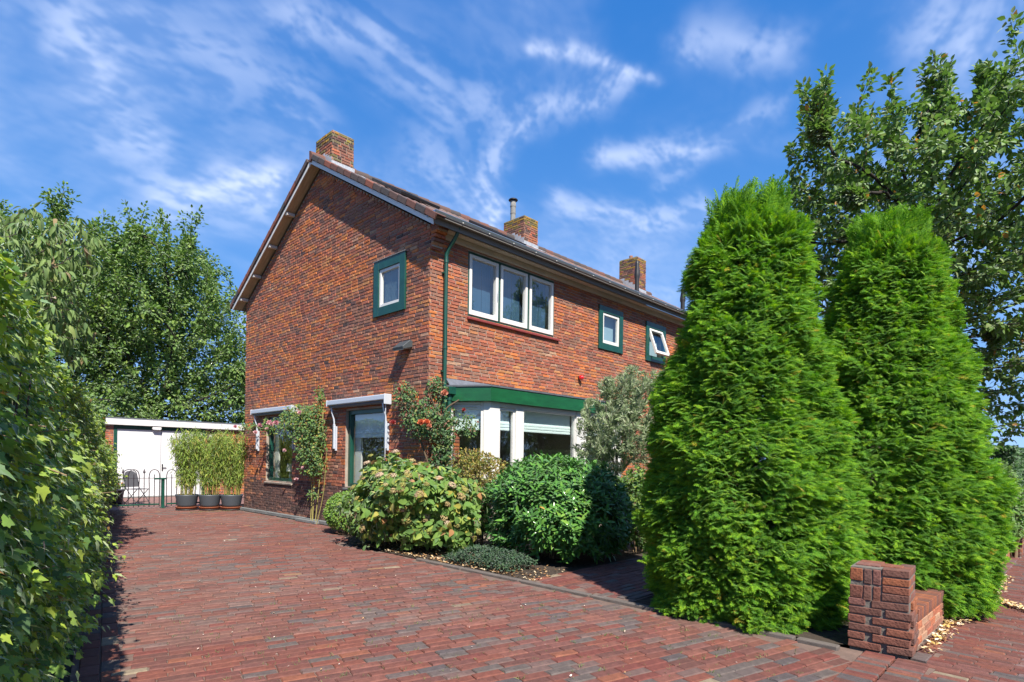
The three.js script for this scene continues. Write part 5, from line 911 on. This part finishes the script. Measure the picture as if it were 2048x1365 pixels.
// bamboo in three tubs
[['grey tub of bamboo beside the gate post', -1.094, -8.567], ['middle grey tub of bamboo with leafy culms', -0.651, -8.234], ['grey tub of bamboo against the house corner', -0.225, -7.93]].forEach(([label, x, z], i) => {
  const t = thing('bamboo_tub', label, 'potted plant', [x, 0, z], 0, 'bamboo tubs by the gate'), r = rng(600 + i), list = [];
  part('tray', lathe([[0, 0.0], [0.25, 0.0], [0.26, 0.03], [0, 0.03]], 26), M.black, t);
  part('saucer', lathe([[0, 0.031], [0.245, 0.031], [0.265, 0.09], [0.25, 0.092], [0.23, 0.05], [0, 0.05]], 26), std(rgb(0.42, 0.13, 0.06), 0.8, { map: grain4 }), t);
  part('tub', lathe([[0, 0.052], [0.19, 0.052], [0.225, 0.14], [0.258, 0.34], [0.27, 0.37], [0.268, 0.40], [0.25, 0.40], [0.24, 0.35], [0, 0.35]], 32), std(rgb(0.055, 0.065, 0.078), 0.5), t);
  part('soil', cyl([0, 0.345, 0], [0, 0.356, 0], 0.239, 0.239, 20), soil, t);
  const straw = std(rgb(0.34, 0.27, 0.07), 0.6), green = std(rgb(0.18, 0.22, 0.05), 0.6);
  const pal = palette([[0.216, 0.338, 0.03], [0.284, 0.405, 0.034], [0.162, 0.27, 0.027], [0.392, 0.446, 0.054], [0.486, 0.419, 0.108]]), geo = [leafGeo(1, 0.13, { n: 3, curl: 0.5 }), leafGeo(1, 0.16, { n: 3, curl: 0.8 })];
  for (let k = 0; k < 46; k++) {
    const a = 2 * Math.PI * r(), q = 0.2 * Math.sqrt(r()), h = 1.25 + 0.45 * r(), lx = Math.cos(a) * (0.05 + 0.34 * r()), lz = Math.sin(a) * (0.05 + 0.3 * r()), b = [Math.cos(a) * q, 0.35, Math.sin(a) * q], e = [b[0] + lx, 0.35 + h, b[2] + lz], m = [b[0] + lx * 0.3, 0.35 + h * 0.5, b[2] + lz * 0.3];
    part('culm', tube([b, m, e], 0.0045 + 0.002 * r(), 5, 8), r() < 0.5 ? straw : green, t);
    for (let n = 0; n < 150; n++) { const s = 0.22 + 0.8 * Math.pow(r(), 0.8), p = V(b[0] + lx * s * s, 0.35 + h * Math.min(1.04, s), b[2] + lz * s * s).add(rdir(r).multiplyScalar(0.17 * r())); addLeaf(list, pal, r, p, rdir(r).add(V(0, -0.35, 0)), V(0, 1, 0).add(rdir(r).multiplyScalar(0.6)), 0.07 + 0.06 * r(), 2, [7, 7, 5, 3, i === 2 ? 2 : 1]); }
  }
  local(list, t); foliage(t, list, geo, pal.mats, pal.mass, 0);
});
// ---- along the street on the right
{
  const mk = (name, label, c, R, seed, cols, n, s) => { const t = thing(name, label, 'shrub', [c[0], 0, c[2]]), r = rng(seed), list = [], pal = palette(cols); dome(r, n, [0, c[1], 0], R, 0.2, seed, (p, d) => { for (let k = 0; k < 3; k++) addLeaf(list, pal, r, p, d.clone().add(rdir(r)), rdir(r).add(V(0, 1, 0)).add(d), s * (0.8 + 0.5 * r()), 3); }, -0.95, 0.5); local(list, t); foliage(t, list, ovate, pal.mats, pal.mass, 0); stems(t, r, 14, R, c[1] * 1.2); };
  mk('roadside_shrub', 'green leafy shrub behind the low wall next to the overhanging conifer', [5.1, 0.8, 7.0], [0.6, 0.72, 0.42], 701, [[0.09, 0.20, 0.03], [0.12, 0.26, 0.03], [0.16, 0.28, 0.05]], 1800, 0.06);
  mk('roadside_shrub', 'yellow leaved shrub spilling over the far end of the low wall', [5.75, 0.62, 7.25], [0.36, 0.34, 0.26], 702, [[0.22, 0.26, 0.03], [0.32, 0.30, 0.04], [0.14, 0.2, 0.03]], 900, 0.05);
  const t = thing('clipped_hedge', 'clipped dark green hedge at the far right end of the pavement', 'hedge', [7.0, 0, 6.7]), r = rng(703), list = [], pal = palette([[0.034, 0.108, 0.027], [0.047, 0.135, 0.03], [0.068, 0.169, 0.034]], { clearcoat: 0.4 });
  for (let k = 0; k < 22000; k++) { const f = r() < 0.72, x = 7.5 * r(), y = f ? 1.75 * r() : 1.75 - 0.08 * r(), z = f ? 0.45 - 0.5 * r() * r() : 0.5 - r(); const e = r() < 0.18; addLeaf(list, pal, r, e ? V(0.15 * r(), 1.75 * r(), 0.5 - r()) : V(x, y, z), rdir(r).add(V(-0.3, 0, 0.4)), V(-0.2, 0.6, 0.6).add(rdir(r)), 0.055 + 0.03 * r(), 3); }
  local(list, t); foliage(t, list, ovate, pal.mats, pal.mass, 0); const st = []; for (let k = 0; k < 90; k++) { const x = 0.1 + 7.3 * r(); st.push(cyl([x, 0, -0.1 + 0.2 * r()], [x + 0.4 * (r() - 0.5), 1.0 + 0.6 * r(), 0.5 * (r() - 0.5)], 0.016, 0.005, 5)); } part('stem', st, twig, t).userData.kind = 'stuff';
}
{ // house farther down the street
  const h = thing('distant_house', 'pale house far down the street behind the tree', 'house', [38, 0, -1.5], 0);
  part('wall', [box(0, 9, 0, 5, -6, 3)], std(rgb(0.42, 0.30, 0.25), 0.9, { map: grain1 }), h);
  const s = new THREE.Shape([[-6.4, 4.9], [3.4, 4.9], [-1.5, 8.4]].map((p) => new THREE.Vector2(...p))), g = new THREE.ExtrudeGeometry(s, { depth: 9.6, bevelEnabled: false }); g.rotateY(-Math.PI / 2); g.translate(9.3, 0, 0); part('roof', g, std(rgb(0.16, 0.10, 0.085), 0.9), h);
  for (const [z, y] of [[-4, 0.9], [0.6, 0.9], [-4, 3.2], [0.6, 3.2]]) { const w = subgroup('window', h, [0, y, z]); part('frame', [box(-0.03, 0, 0, 1.3, 0, 0.1), box(-0.03, 0, 0, 1.3, 1.3, 1.4), box(-0.03, 0, 1.3, 1.4, 0, 1.4)], M.white, w); part('pane', box(-0.012, 0.0, 0.0, 1.29, 0.1, 1.3), std(rgb(0.05, 0.06, 0.07), 0.1), w); }
}
// ---- trees across the street, seen mirrored in the bay window glass
{
  const src = scene.children.find((c) => c.name === 'broad_tree');
  [[19, 15, 'street tree across the road opposite the brick pier'], [27, 21, 'taller street tree farther along across the road'], [13.5, 24, 'street tree across the road behind the footpath']].forEach(([x, z, label], i) => {
    const t = src.clone(); t.name = numbered('street_tree'); t.position.set(x, -0.02, z); t.rotation.y = 1.3 * i + 0.7; t.userData = { label, category: 'tree', group: 'street trees across the road' }; scene.add(t);
  });
}
// ---- fallen leaves and weeds
{
  const r = rng(801), geo = leafGeo(1, 0.6, { n: 3, curl: -0.3, fold: 0.5 }), m = std(white, 0.9);
  const mk = (name, label, n, at, cols, s) => { const im = shade(new THREE.InstancedMesh(geo, m, n)); im.name = name; im.userData = { kind: 'stuff', label, category: 'fallen leaves' }; for (let i = 0; i < n; i++) { const [x, y, z] = at(), q = s * (0.7 + 0.7 * r()), c = cols[Math.floor(r() * cols.length)]; im.setMatrixAt(i, basis(V(x, y, z), V(r() - 0.5, 0.15 * (r() - 0.5), r() - 0.5), V((r() - 0.5) * 0.9, 1, (r() - 0.5) * 0.9), q)); im.setColorAt(i, rgb(...c).multiplyScalar(0.75 + 0.5 * r())); } scene.add(im); };
  const tan = [[0.62, 0.48, 0.30], [0.68, 0.58, 0.42], [0.50, 0.33, 0.14], [0.60, 0.42, 0.12], [0.40, 0.24, 0.12]];
  mk('leaf_litter', 'pale fallen leaves heaped along the foot of the wall and across the pavement', 2000, () => { const t = r(); if (t < 0.62) { const x = -0.85 + 4.4 * Math.pow(r(), 0.75); return [x, 0.006 + 0.02 * r(), 7.09 + 0.024 * x + 0.13 * r() * r() + (x > 1 ? 0.12 * r() : 0)]; } const u = r(); return [2.0 - 1.1 * u + (r() - 0.5) * 0.14, 0.006 + 0.012 * r(), 7.2 + 0.75 * u + (r() - 0.5) * 0.1]; }, tan, 0.03);
  mk('leaf_litter', 'brown fallen leaves on the soil under the laurel and ground cover', 900, () => [-1.13 + 1.0 * r() * r(), 0.012 + 0.015 * r(), -0.3 + 3.75 * r()], [[0.30, 0.17, 0.07], [0.42, 0.28, 0.14], [0.24, 0.12, 0.05], [0.5, 0.4, 0.26]], 0.035);
  mk('leaf_litter', 'scattered petals and bits of leaf on the driveway bricks', 230, () => { for (;;) { const x = -5.2 + 4 * r(), z = -7 + 13.4 * r(); if (x > hedgeX(z) + 0.4 && x < bedEdge(z) - 0.1) return [x, 0.008, z]; } }, [[0.55, 0.42, 0.33], [0.6, 0.5, 0.45], [0.45, 0.28, 0.12], [0.5, 0.35, 0.3]], 0.016);
  // grass and moss in the joints
  const bl = leafGeo(1, 0.14, { n: 3, curl: 0.4 }), N = 5200, im = shade(new THREE.InstancedMesh(bl, leafMat(1, 1, 1), N)); im.name = 'joint_weed'; im.userData = { kind: 'stuff', label: 'small grass tufts growing in the joints of the driveway', category: 'grass' };
  let i = 0; while (i < N) { let x = -4.8 + 3.5 * r(), z = 2.2 + 4.4 * Math.pow(r(), 0.8); if (r() < 0.25) { z = -8.2 + 7 * r(); x = -0.35 - 0.2 * r(); if (r() < 0.5) { x = -1.3 + r(); z = -7.8 + 0.2 * r() - (x + 0.3) * 0; } } if (!(x > hedgeX(z) + 0.4 && x < bedEdge(z) - 0.05)) continue; const n = 3 + Math.floor(9 * r() * r()), sc = 0.012 + 0.03 * r() * r(); for (let k = 0; k < n && i < N; k++, i++) { im.setMatrixAt(i, basis(V(x + (r() - 0.5) * 0.03, -0.004, z + (r() - 0.5) * 0.03), rdir(r).multiplyScalar(0.7).add(V(0, 0.9, 0)), rdir(r), sc * (0.7 + 0.6 * r()))); im.setColorAt(i, tone(r, [0.08, 0.14, 0.03], [0.26, 0.26, 0.08])); } }
  scene.add(im);
}

renderer.render(scene, camera);
